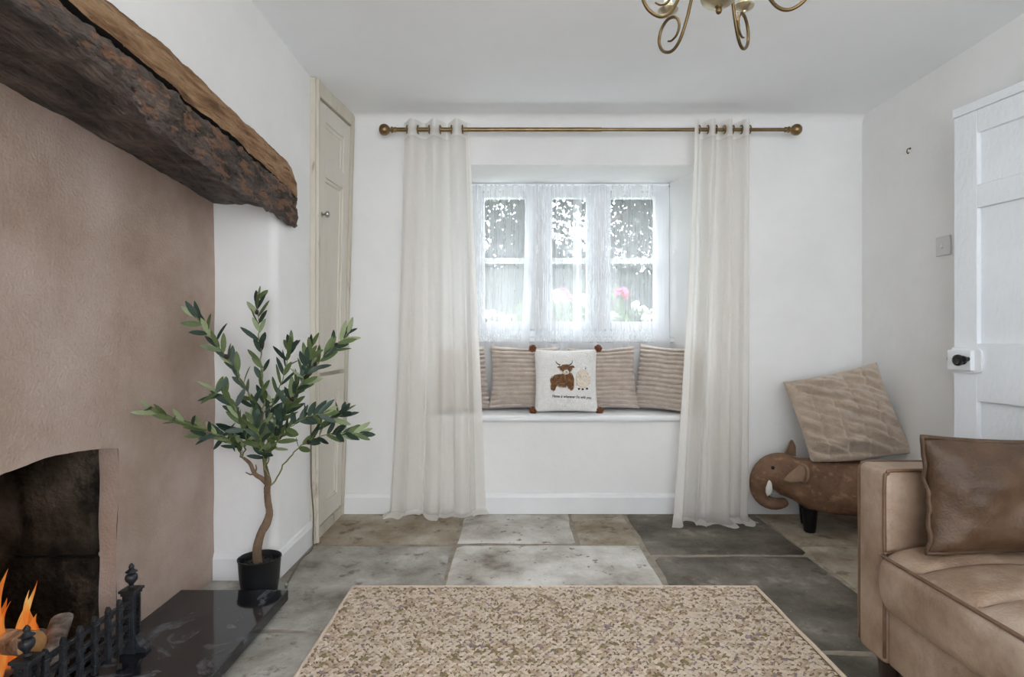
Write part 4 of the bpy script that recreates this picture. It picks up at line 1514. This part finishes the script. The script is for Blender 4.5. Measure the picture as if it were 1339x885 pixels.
def ear_near():
    """triangular flap hanging forward with a folded-over back rim."""
    outline = [(.255, .345), (.262, .325), (.262, .290), (.250, .262), (.225, .252), (.185, .252), (.150, .258), (.180, .292), (.212, .322), (.232, .343)]
    mb = MB()
    cx, cz = .215, .29
    n = len(outline)
    rings = [0.02, .35, .7, 1.0]
    vs, fs = [], []
    for r in rings:
        for (x, z) in outline:
            xx, zz = lerp(cx, x, r), lerp(cz, z, r)
            dep = .121 + .020 * (1 - r * r) * .4 + .020 * r * (1 if x > .24 else .25) + (.010 * r if z < .27 else 0)
            vs.append((xx, -dep, zz))
    for i in range(len(rings) - 1):
        for k in range(n):
            k2 = (k + 1) % n
            fs.append((i * n + k, i * n + k2, (i + 1) * n + k2, (i + 1) * n + k))
    fs.append(tuple(range(n)))
    mb.add(vs, fs)
    # rolled back rim
    roll = spline([(.236, -.124, .348), (.258, -.140, .342), (.268, -.146, .318), (.266, -.146, .288), (.250, -.140, .262), (.222, -.134, .250)], 5)
    mb.tube(roll, resample([.003, .006, .0065, .006, .005, .003], len(roll)), 8)
    return mb.build('ear', M['elephant_ear'], el_, smooth=60, solid=.005)


ear_near()
ear(1)

# fleece cushion on top
fl_front = pillow_fn(.47, .47, .15, 0, 0, 0, 5, .12, .05)


def fleece_front(u, v, s=1):
    p = fl_front(u, v, s)
    b = max(0.0, 1 - u ** 4) * max(0.0, 1 - v ** 4)
    # gathered seams run down the cover, puckering the pile between them
    d = .034 * fbm((u * 1.1 + .3 * math.sin(v * 2), v * 4.0 + u * 2.2, s + 3), 1.5, 2)
    seam = abs(((u * 2.5 + .5) % 1.0) - .5)
    d -= .012 * math.exp(-((.5 - seam) / .07) ** 2)
    d += .009 * math.sin(v * 17 + u * 7 + 4 * fbm((u * 1.6, v, s), 1.0, 2))
    p.y += -s * d * min(1, b * 1.6)
    return p


fco = weld(pillow_mesh(fleece_front, 90).build('fleece_cushion', M['fleece']))
settle(pose(fco, (1.690, 2.945, .575), -.30, -.22, -.24), .353)
tag(fco, 'beige fleece cushion tilted on top of the elephant footstool', 'cushion')

# ------------------------------------------------------------------ sofa
sf_ = thing('sofa', 'tan leather sofa with square arm and channelled seat beside the rug', 'sofa', (.955, 1.5, 0))


def rbox(name, a, b, mat, parent, r, seg=4, sub=0, puff=None):
    """rounded upholstered block, world coordinates."""
    bm = bmesh.new()
    bmesh.ops.create_cube(bm, size=1)
    for v in bm.verts:
        v.co = Vector([lerp(a[i], b[i], v.co[i] + .5) for i in range(3)])
    bmesh.ops.bevel(bm, geom=bm.edges[:], offset=r, segments=seg, affect='EDGES', profile=.5)
    me = bpy.data.meshes.new(name)
    bm.to_mesh(me)
    bm.free()
    me.polygons.foreach_set('use_smooth', [True] * len(me.polygons))
    me.set_sharp_from_angle(angle=math.radians(50))
    me.materials.append(mat)
    o = bpy.data.objects.new(name, me)
    C.objects.link(o)
    if parent:
        o.parent = parent
        o.location = -Vector(parent.location)
    return o


AX0, AYN, AYF, AZ0, AZ1 = .952, 1.488, 1.603, .128, .632
SEND = -.45
arm = rbox('arm', (AX0, AYN, AZ0), (1.78, AYF, AZ1), M['leather'], sf_, .020, 5)


def pipe(pts, parent, r=.0045, name='piping', mat='piping'):
    o = MB().tube(pts, r, 8).build(name, M[mat], parent, smooth=180)
    return o


pr_ = .014
for yy, sgn in ((AYN + .004, -1), (AYF - .004, 1)):
    pts = [(AX0 + .004, yy, AZ0 + .02), (AX0 + .004, yy, .40), (AX0 + .004, yy, AZ1 - .035), (AX0 + .012, yy, AZ1 - .012), (AX0 + .035, yy, AZ1 - .003), (1.2, yy, AZ1 - .003), (1.76, yy, AZ1 - .003)]
    pipe(spline(pts, 5), arm)
arm2 = rbox('arm', (AX0, SEND - .115, AZ0), (1.78, SEND, AZ1), M['leather'], sf_, .020, 5)
base = rbox('base', (.960, SEND, AZ0 + .004), (1.76, AYN, .285), M['leather'], sf_, .012, 3)
back = rbox('backrest', (1.56, SEND, .285), (1.80, AYN, .80), M['leather'], sf_, .05, 5)

# seat cushion: channels across, plump top, rounded front
seat = MB()
SX0, SX1, SY0, SY1, SZ0 = .925, 1.56, SEND + .01, AYN - .003, .272
CH = .172
NL = 150


def seat_prof(t):
    """closed profile in X-Z; t 0..1 from bottom back, round the front, to the top back."""
    P_ = [(SX1, SZ0), (1.1, SZ0), (SX0 + .055, SZ0 + .002), (SX0 + .020, SZ0 + .012), (SX0 + .005, SZ0 + .040), (SX0, SZ0 + .085), (SX0 + .001, SZ0 + .115), (SX0 + .007, SZ0 + .136), (SX0 + .026, SZ0 + .150), (SX0 + .06, SZ0 + .161), (SX0 + .12, SZ0 + .170), (1.2, SZ0 + .174), (SX1, SZ0 + .165)]
    return P_


PP = spline([(a, 0, b) for a, b in seat_prof(0)], 4)
KP = len(PP)
rows = []
for i in range(NL):
    y = lerp(SY1, SY0, i / (NL - 1))
    e = min((SY1 - y), (y - SY0))
    ed = min(1.0, e / .03)
    ph = ((SY1 - y + .045) % CH) / CH
    dip = .012 * math.exp(-(min(ph, 1 - ph) * CH / .010) ** 2) - .004 * math.sin(PI * ph)
    for (x, _, z) in PP:
        top = max(0.0, min(1.0, (z - SZ0 - .146) / .010))
        rr = (1 - math.sqrt(max(0, 1 - (1 - ed) ** 2)))
        zz = z - dip * top - rr * .03 * (1 if z > SZ0 + .08 else -1)
        xx = x + rr * .022 * (1 if x < SX0 + .1 else 0)
        zz += .004 * fbm((x * 2, y * 2, z), 2.5, 2) * top
        rows.append((xx, y, zz))
fs = []
for i in range(NL - 1):
    for k in range(KP):
        k2 = (k + 1) % KP
        fs.append((i * KP + k, i * KP + k2, (i + 1) * KP + k2, (i + 1) * KP + k))
fs += [tuple(range(KP)), tuple((NL - 1) * KP + k for k in range(KP))[::-1]]
seat.add(rows, fs)
seat_o = seat.build('seat_cushion', M['leather'], sf_, smooth=60)
seat_o.location = -Vector(sf_.location)
pp = [(SX0 + .012, y, SZ0 + .146) for y in (SY0 + .03, .3, .8, 1.2, SY1 - .035)] + [(SX0 + .022, SY1 - .010, SZ0 + .145), (SX0 + .05, SY1 - .002, SZ0 + .150), (SX0 + .3, SY1 - .002, SZ0 + .165)]
pipe(spline(pp, 6), seat_o, .0042)
y = SY1 + .045 - CH
while y > SY0 + .05:
    pts = [(SX0 + .014, y, SZ0 + .1465), (SX0 + .03, y, SZ0 + .1505 - .007), (SX0 + .06, y, SZ0 + .161 - .0105), (SX0 + .12, y, SZ0 + .170 - .0105), (1.2, y, SZ0 + .1625), (1.5, y, SZ0 + .158)]
    pipe(spline(pts, 5), seat_o, .0022, 'seam')
    y -= CH
for (x, yy) in ((.998, 1.535), (1.73, 1.545), (.998, SEND - .06), (1.73, SEND - .06)):
    MB().lathe([(.017, 0), (.018, .004), (.029, .128), (.030, .134)], (x - .955, yy - 1.5, 0), 20).build('leg', M['dark_wood'], sf_, smooth=40)

# leather scatter cushion against the arm
lc_front = pillow_fn(.43, .275, .14, 0, 0, .022, 4, .12, .07, 6)
lc = tag(weld(pillow_mesh(lc_front, 46).build('leather_cushion', M['leather_dark'])), 'brown leather piped cushion resting against the sofa arm', 'cushion')
pose(lc, (1.208, 1.402, .588), -.12, .0, .02)
settle(lc, .447)
edge = []
for t in range(160):
    q = t / 160 * 4
    s_, r_ = int(q), q - int(q)
    u, v = [(-1 + 2 * r_, 1), (1, 1 - 2 * r_), (1 - 2 * r_, -1), (-1, -1 + 2 * r_)][s_]
    p = lc_front(u, v, 1)
    p.y = .016 * fbm((math.cos(t / 160 * 2 * PI), math.sin(t / 160 * 2 * PI), 2.0), 2.6, 3)
    edge.append(p * 1.0)
MB().tube(edge, .0058, 8, closed=True).build('piping', M['leather_dark'], lc, smooth=180)

# ------------------------------------------------------------------ rug
RX0, RX1, RY0, RY1 = -.613, .942, -.15, 2.245
rug = thing('rug', 'large woven jute rug in flecked beige herringbone in front of the sofa', 'rug', (.165, 1.05, 0))
rb = MB()
rb.box((RX0, RY0, .001), (RX1, RY1, .007))
r_o = rb.build('backing', M['rug_base'], rug)
r_o.location = -Vector(rug.location)
bd = MB()
ins = .006
for a, b in [((RX0, RY0), (RX1, RY0)), ((RX1, RY0), (RX1, RY1)), ((RX1, RY1), (RX0, RY1)), ((RX0, RY1), (RX0, RY0))]:
    n_ = 60
    pts = [(lerp(a[0], b[0], t / n_) + .002 * fbm((t, a[0], a[1]), .3, 2), lerp(a[1], b[1], t / n_) + .002 * fbm((t, a[1], 3), .3, 2), .008) for t in range(n_ + 1)]
    bd.tube(pts, .0065, 8)
b_o = bd.build('border', M['rug_a'], rug, smooth=180)
b_o.location = -Vector(rug.location)
rr_ = np.random.RandomState(4)
PITY, PITX = .0140, .0225
nyr = int((RY1 - RY0 - .014) / PITY)
nxr = int((RX1 - RX0 - .014) / PITX)
jj, ii = np.meshgrid(np.arange(nyr), np.arange(nxr), indexing='ij')
cx = RX0 + .012 + (ii + .5 * (jj % 2)) * PITX + rr_.normal(0, .0012, ii.shape)
cy = RY0 + .012 + jj * PITY + rr_.normal(0, .0008, ii.shape)
ang = np.where(((jj) % 2) == 0, .50, -.50) + rr_.normal(0, .12, ii.shape)
ok = (cx < RX1 - .012)
cx, cy, ang = cx[ok], cy[ok], ang[ok]
N_ = len(cx)
pick = rr_.choice(4, N_, p=[.66, .28, .04, .02])
ln_ = rr_.uniform(.0135, .0165, N_) 
wd_ = rr_.uniform(.0052, .0066, N_)
ht_ = rr_.uniform(.0060, .0095, N_)
# thin coloured flecks worked in between the strands
fm = rr_.rand(N_) < .62
cx = np.concatenate([cx, cx[fm] + rr_.normal(0, .004, fm.sum())])
cy = np.concatenate([cy, cy[fm] + .5 * PITY * np.sign(rr_.normal(size=fm.sum())) + rr_.normal(0, .001, fm.sum())])
ang = np.concatenate([ang, ang[fm]])
F_ = int(fm.sum())
pick = np.concatenate([pick, rr_.choice([2, 3, 4], F_, p=[.4, .3, .3])])
ln_ = np.concatenate([ln_, rr_.uniform(.0060, .0090, F_)])
wd_ = np.concatenate([wd_, rr_.uniform(.0018, .0028, F_)])
ht_ = np.concatenate([ht_, rr_.uniform(.0068, .0090, F_)])
N_ = len(cx)
# plump little strand: ridge of 3 points, sides of 4
loc = np.array([[-1, 0, .15], [-.45, -1, .1], [.45, -1, .1], [1, 0, .15], [.45, 1, .1], [-.45, 1, .1], [-.5, 0, 1], [.5, 0, 1]], float)
tri = [(0, 1, 6), (1, 2, 7, 6), (2, 3, 7), (3, 4, 7), (4, 5, 6, 7), (5, 0, 6)]
V_ = np.zeros((N_, 8, 3))
ca, sa = np.cos(ang), np.sin(ang)
lx = loc[None, :, 0] * ln_[:, None]
ly = loc[None, :, 1] * wd_[:, None]
V_[:, :, 0] = cx[:, None] + lx * ca[:, None] - ly * sa[:, None] - .165
V_[:, :, 1] = cy[:, None] + lx * sa[:, None] + ly * ca[:, None] - 1.05
V_[:, :, 2] = .0065 + loc[None, :, 2] * ht_[:, None]
faces = []
for q in range(N_):
    o8 = q * 8
    faces += [tuple(o8 + k for k in f_) for f_ in tri]
me = bpy.data.meshes.new('weave')
me.from_pydata(V_.reshape(-1, 3).tolist(), [], faces)
for k in ('rug_a', 'rug_b', 'rug_c', 'rug_d', 'rug_e'):
    me.materials.append(M[k])
me.polygons.foreach_set('material_index', np.repeat(pick, 6).astype(np.int32))
me.polygons.foreach_set('use_smooth', np.ones(len(faces), bool))
me.update()
wv = bpy.data.objects.new('weave', me)
C.objects.link(wv)
wv.parent = rug

# ------------------------------------------------------------------ open panelled door
d0 = Vector((1.809, 2.38, 0))
dd = Vector((.182, -.983, 0)).normalized()
dn = Vector((-dd.y, dd.x, 0))
if dn.x > 0:
    dn = -dn                                  # towards the room
DW, DH = .752, 1.902
door = bpy.data.objects.new('door_1', None)
C.objects.link(door)
door.location = d0
struct(door)


def dxf(u, z, d):
    """u along the door from its free edge, d out of its face."""
    return tuple(dd * u + dn * (d - .0) + Vector((0, 0, z)))


def dbox(mb, u0, u1, z0, z1, dA, dB, mi=0):
    mb.box((u0, z0, dA), (u1, z1, dB), mi, xf=dxf)


db = MB()
cols = [(.098, .325), (.425, .652)]
rws = [(.22, .721), (.948, 1.481), (1.572, 1.777)]
dbox(db, 0, .098, .012, DH - .036, -.036, 0)
dbox(db, .652, DW, .012, DH - .036, -.036, 0)
for a, b in rws:
    dbox(db, .325, .425, a, b, -.036, 0)
for a, b in [(.012, .22), (.721, .948), (1.481, 1.572), (1.777, DH - .036)]:
    dbox(db, .098, .652, a, b, -.036, 0)
dbox(db, .0, DW, DH - .036, DH, -.036, .010)
db.build('slab', M['door_white'], door, bevel=.003)
for (u0, u1) in cols:
    for (z0, z1) in rws:
        p = MB()
        dbox(p, u0, u1, z0, z1, -.030, -.018)
        p.build('panel', M['door_white'], door)
lk = MB()
# back plate with rounded end, lock case
LZ = .881
ppl = [(.0, -.050)] + [(.105 + .022 * math.sin(a), .028 * 0 - .028 - .022 * math.cos(a)) for a in [i * PI / 2 / 5 for i in range(6)]] + [(.105 + .022 * math.cos(a), .028 + .022 * math.sin(a)) for a in [i * PI / 2 / 5 for i in range(6)]] + [(.0, .050)]
n_ = len(ppl)
vs = [dxf(u, LZ + z, 0) for u, z in ppl] + [dxf(u, LZ + z, .012) for u, z in ppl]
lk.add(vs, [tuple(range(n_))[::-1], tuple(range(n_, 2 * n_))] + [(i, (i + 1) % n_, (i + 1) % n_ + n_, i + n_) for i in range(n_)])
dbox(lk, -.004, .098, LZ - .040, LZ + .040, .008, .030)
lko = lk.build('rim_lock', M['lock_white'], door, bevel=.004, bseg=3)
lko['label'] = 'white painted rim lock'


def door_lathe(mb, u, z, d, prof, seg=20):
    vs, fs = [], []
    for r, h in prof:
        for k in range(seg):
            a = 2 * PI * k / seg
            vs.append(dxf(u + r * math.cos(a), z + r * math.sin(a), d + h))
    n = len(prof)
    for i in range(n - 1):
        for k in range(seg):
            k2 = (k + 1) % seg
            fs.append((i * seg + k, i * seg + k2, (i + 1) * seg + k2, (i + 1) * seg + k))
    fs += [tuple(range(seg))[::-1], tuple((n - 1) * seg + k for k in range(seg))]
    mb.add(vs, fs)


k = MB()
door_lathe(k, .066, LZ + .001, .030, [(.018, 0), (.018, .003), (.009, .005), (.009, .009), (.019, .014), (.023, .021), (.022, .028), (.015, .032), (.013, .030), (.008, .029)])
kk = k.build('knob', M['black'], lko, smooth=50)
kk['label'] = 'black round door knob'
k = MB()
door_lathe(k, .087, LZ + .006, .030, [(.009, 0), (.009, .010), (.012, .014), (.012, .022), (.006, .025)])
k.build('latch_knob', M['black'], lko, smooth=50)
k = MB()
dbox(k, -.012, .0, LZ - .004, LZ + .012, .012, .022)
k.build('latch_bolt', M['brass'], lko, bevel=.002)

# ------------------------------------------------------------------ light switch and hook on the wall
sw = thing('light_switch', 'pale grey single light switch on the wall beside the open door', 'light switch', (XR, 2.607, 1.383))
MB().box((-.009, -.043, -.043), (0, .043, .043)).build('plate', M['switch'], sw, bevel=.003, bseg=3)
MB().add([(-.0085, -.006, -.012), (-.0085, .006, -.012), (-.0085, .006, .012), (-.0085, -.006, .012), (-.016, -.006, -.010), (-.016, .006, -.010), (-.011, .006, .011), (-.011, -.006, .011)],
         [(0, 3, 2, 1), (4, 5, 6, 7), (0, 1, 5, 4), (1, 2, 6, 5), (2, 3, 7, 6), (3, 0, 4, 7)]).build('rocker', M['gloss_white'], sw, bevel=.001)
hk = MB()
hk.lathe([(.005, 0), (.005, -.004), (.002, -.006)], (XR, 2.83, 1.893), axis='x', seg=12)
hk.tube(spline([(XR - .003, 2.83, 1.893), (XR - .014, 2.83, 1.890), (XR - .017, 2.83, 1.876), (XR - .012, 2.83, 1.868), (XR - .007, 2.83, 1.874)], 5), .0022, 8)
tag(hk.build('picture_hook', M['bronze'], smooth=60), 'tiny metal picture hook high on the wall near the door', 'hook')

# ------------------------------------------------------------------ chandelier
CX, CY = .498, 1.40
ch = thing('chandelier', 'antique brass five arm chandelier with curled scroll arms hanging from the ceiling', 'chandelier', (CX, CY, 1.771))
MB().lathe([(.003, -.004), (.014, -.003), (.030, .003), (.040, .012), (.043, .020), (.041, .023), (.020, .026), (.016, .034), (.016, .10), (.026, .11), (.030, .13), (.022, .15), (.012, .165), (.012, .24), (.018, .25), (.008, .27)], seg=32).build('hub', M['brass_pale'], ch, smooth=45)
MB().lathe([(.002, -.022), (.006, -.019), (.008, -.013), (.006, -.008), (.009, -.004), (.011, .0)], (0, 0, 0), 18).build('finial', M['bronze'], ch, smooth=50)
chn = MB()
for i in range(6):
    z = .281 + i * .0205
    chn.torus((0, 0, z), .010, .002, 'x' if i % 2 else 'y', 14, 6)
chn.build('chain', M['bronze'], ch, smooth=180)
MB().lathe([(.010, .400), (.030, .406), (.048, .418), (.052, .4285)], seg=28).build('ceiling_rose', M['brass_pale'], ch, smooth=45)
for i in range(5):
    a = math.radians(41.6 + 72 * i)                 # from +Y toward +X
    dv = Vector((math.sin(a), math.cos(a), 0))
    prof_ = [(.012, .12), (.045, .125), (.078, .075), (.100, .015), (.125, -.030), (.152, -.046), (.182, -.034), (.198, -.004), (.190, .028), (.166, .044), (.138, .036), (.126, .012), (.134, -.010), (.152, -.018), (.166, -.014)]
    pth = spline([dv * r + Vector((0, 0, z)) for r, z in prof_], 6)
    n = len(pth)
    ar = MB().tube(pth, resample([.0042] * 10 + [.0040, .0036, .0032, .0028, .0022], n), 10).build('arm', M['bronze'], ch, smooth=60)
    c = dv * .166 + Vector((0, 0, .051))
    cup_ = MB().lathe([(.004, 0), (.006, .004), (.012, .006), (.024, .012), (.027, .017), (.025, .019), (.012, .015), (.010, .022), (.013, .028), (.013, .034)], tuple(c), 24).build('candle_cup', M['brass_pale'], ar, smooth=45)
    MB().lathe([(.0105, .030), (.0105, .105), (.006, .107)], tuple(c), 18).build('candle_tube', M['gloss_white'], ar, smooth=45)
    MB().lathe([(.006, .107), (.010, .112), (.016, .128), (.017, .140), (.012, .158), (.004, .176), (.001, .182)], tuple(c), 16).build('bulb', M['bulb'], ar, smooth=60)
    bl_d = bpy.data.lights.new('bulb_light', 'POINT')
    bl_d.energy = BULB_POWER
    bl_d.color = (1.0, .97, .93)
    bl_d.shadow_soft_size = .03
    bl = bpy.data.objects.new('bulb_light', bl_d)
    C.objects.link(bl)
    bl.location = Vector((CX, CY, 1.771)) + c + Vector((0, 0, .145))

# ------------------------------------------------------------------ garden outside the window
random.seed(31)
gd = MB()


def gfn(u, v):
    x, y = lerp(-9, 9, u), lerp(4.3, 24, v)
    z = interp(y, [(4.3, .55), (5.2, .80), (6.0, 1.02), (9, 1.22), (14, 1.5), (24, 1.8)]) + .04 * fbm((x, y, 0), .8, 3)
    return (x, y, z)


gd.grid(gfn, 50, 50)
struct(gd.build('ground_lawn', M['lawn'], smooth=180))
grass = MB()
for k in range(5200):
    x, y = random.uniform(-3.2, .4), random.uniform(5.4, 8.5)
    z = interp(y, [(4.3, .55), (5.2, .80), (6.0, 1.02), (9, 1.22)])
    h = random.uniform(.05, .12)
    b = random.uniform(-.04, .04)
    grass.add([(x - .006, y, z - .02), (x + .006, y, z - .02), (x + b, y + b, z + h)], [(0, 1, 2)])
tag(grass.build('grass', M['bush_leaf'], recalc=False), 'long bright grass on the bank outside the window', 'grass', kind='stuff')


def leaf_cloud(rs, n, centres, size, flat=.5):
    """returns vertices and faces of n folded leaves scattered through blobs (centre, radii)."""
    cs = np.array([c for c, r in centres], float)
    rd = np.array([r for c, r in centres], float)
    which = rs.randint(0, len(centres), n)
    d = rs.normal(size=(n, 3))
    d /= np.linalg.norm(d, axis=1)[:, None]
    rad = rs.uniform(.35, 1.0, n) ** .6
    p = cs[which] + d * rd[which] * rad[:, None]
    t = rs.normal(size=(n, 3))
    t /= np.linalg.norm(t, axis=1)[:, None]
    s = np.cross(t, rs.normal(size=(n, 3)))
    s /= np.linalg.norm(s, axis=1)[:, None]
    L_ = rs.uniform(.7, 1.3, n)[:, None] * size
    v = np.stack([p - t * L_ * .5, p + s * L_ * .26, p + t * L_ * .5, p - s * L_ * .26], axis=1)
    return v.reshape(-1, 3)


def cloud_obj(name, mats, parent, v, pick=None):
    me = bpy.data.meshes.new(name)
    n = len(v) // 4
    me.from_pydata(v.tolist(), [], [(4 * i, 4 * i + 1, 4 * i + 2, 4 * i + 3) for i in range(n)])
    for m_ in mats:
        me.materials.append(m_)
    if pick is not None:
        me.polygons.foreach_set('material_index', pick.astype(np.int32))
    me.update()
    o = bpy.data.objects.new(name, me)
    C.objects.link(o)
    if parent:
        o.parent = parent
    return o


rs = np.random.RandomState(8)


def garden_tree(x, y, z0, h, crown, n, size, label):
    t = thing('garden_tree', label, 'tree', (x, y, z0), group='trees at the end of the garden')
    tp_ = spline([(0, 0, 0), (.05, 0, h * .3), (-.04, .05, h * .6), (.05, 0, h * .95)], 6)
    tm_ = MB().tube(tp_, resample([.16, .13, .10, .04], len(tp_)), 12)
    for k in range(7):
        a = k * 2.4
        zz = h * (.35 + .08 * k)
        q = spline([(0, 0, zz), (.5 * math.cos(a), .5 * math.sin(a), zz + .35), (1.1 * math.cos(a), 1.1 * math.sin(a), zz + .6)], 5)
        tm_.tube(q, resample([.06, .04, .015], len(q)), 8)
    tm_.build('trunk', M['tree_bark'], t, smooth=60)
    v = leaf_cloud(rs, n, crown, size)
    cloud_obj('crown', [M['tree_leaf'], M['tree_leaf_light']], t, v, rs.choice(2, n, p=[.75, .25]))
    return t


def blobs(n, cx, cz, rx, rz, rb):
    return [((cx + rs.uniform(-rx, rx), rs.uniform(-1.0, 1.0), cz + rs.uniform(-rz, rz)), (rb * rs.uniform(.7, 1.3),) * 3) for _ in range(n)]


garden_tree(-1.6, 11.0, 1.28, 4.6, blobs(30, 0, 2.6, 1.9, 2.2, .8), 15000, .15, 'spreading garden tree seen through the casement by the cupboard side curtain')
garden_tree(1.7, 12.0, 1.38, 5.0, blobs(30, 0, 2.7, 1.7, 2.3, .8), 13000, .15, 'spreading garden tree seen through the middle casement')
garden_tree(4.4, 11.2, 1.30, 4.8, blobs(30, 0, 2.7, 1.7, 2.2, .8), 13000, .15, 'spreading garden tree seen through the casement nearest the stool')
hv = leaf_cloud(rs, 9000, [((x, 9.4 + .3 * math.sin(x * 3), 1.75 + .18 * math.sin(x * 2.3)), (.6, .5, .75)) for x in np.linspace(-4, 6.5, 22)], .13)
hg = thing('hedge', 'dark garden hedge running behind the flower bushes', 'hedge', (1.2, 9.4, 1.2))
o = cloud_obj('foliage', [M['hedge_leaf'], M['tree_leaf']], hg, hv, rs.choice(2, 9000, p=[.7, .3]))
o.location = -Vector(hg.location)
cr = MB()


def hc(u, v):
    x = lerp(-4.2, 6.7, u)
    a = PI * v
    return (x, 9.4 + .3 * math.sin(x * 3) - .45 * math.cos(a), 1.15 + (1.0 + .15 * math.sin(x * 2.3)) * math.sin(a))


cr.grid(hc, 60, 12)
o = cr.build('core', M['hedge_leaf'], hg, smooth=180)
o.location = -Vector(hg.location)


def flower_bush(x, y, w_, h_, petal, label, heads, head_r, leaf_n=420, leafm='bush_leaf'):
    z0 = interp(y, [(4.3, .55), (5.2, .80), (6.0, 1.02), (9, 1.22)]) - .02
    t = thing('flower_bush', label, 'flower bush', (x, y, z0))
    v = leaf_cloud(rs, leaf_n, [((rs.uniform(-w_ / 2, w_ / 2) * .6, rs.uniform(-.1, .1), h_ * .45), (w_ * .35, w_ * .3, h_ * .45)) for _ in range(5)], .075)
    cloud_obj('foliage', [M[leafm], M['lawn']], t, v, rs.choice(2, leaf_n, p=[.7, .3]))
    stems = MB()
    for k in range(heads):
        a = rs.uniform(-w_ / 2, w_ / 2)
        b = rs.uniform(-.2, .08)
        c = Vector((a, b, h_ * rs.uniform(.62, 1.05) * (1 - .35 * abs(a / (w_ / 2)))))
        stems.tube([(a * .3, b * .4, 0), (a * .8, b * .8, c.z * .6), tuple(c)], .005, 5)
        m_ = MB()
        for q in range(16):
            d = Vector(rs.normal(size=3))
            d.normalize()
            m_.ball(c + d * head_r * .72, head_r * .42, 6, 5, 0, (1, 1, .8))
        m_.build('flower_head', M[petal], t, smooth=180)
    stems.build('stems', M['stem'], t, smooth=60)
    return t


flower_bush(.50, 6.4, .95, .46, 'petal_white', 'white flowering bush behind the middle casement', 7, .075)
flower_bush(1.33, 6.2, .85, .30, 'petal_white', 'low white flowering bush behind the casement nearest the stool', 9, .055)
flower_bush(.98, 7.0, .8, .60, 'petal_pink', 'bush with large pink blooms between the two white ones', 5, .085)
flower_bush(-.24, 6.1, .55, .25, 'petal_white', 'small white flowering bush behind the net of the cupboard side casement', 8, .05)
flower_bush(-.70, 6.3, .6, .16, 'petal_lilac', 'low lilac flowers in the grass behind the cupboard side casement', 9, .03)
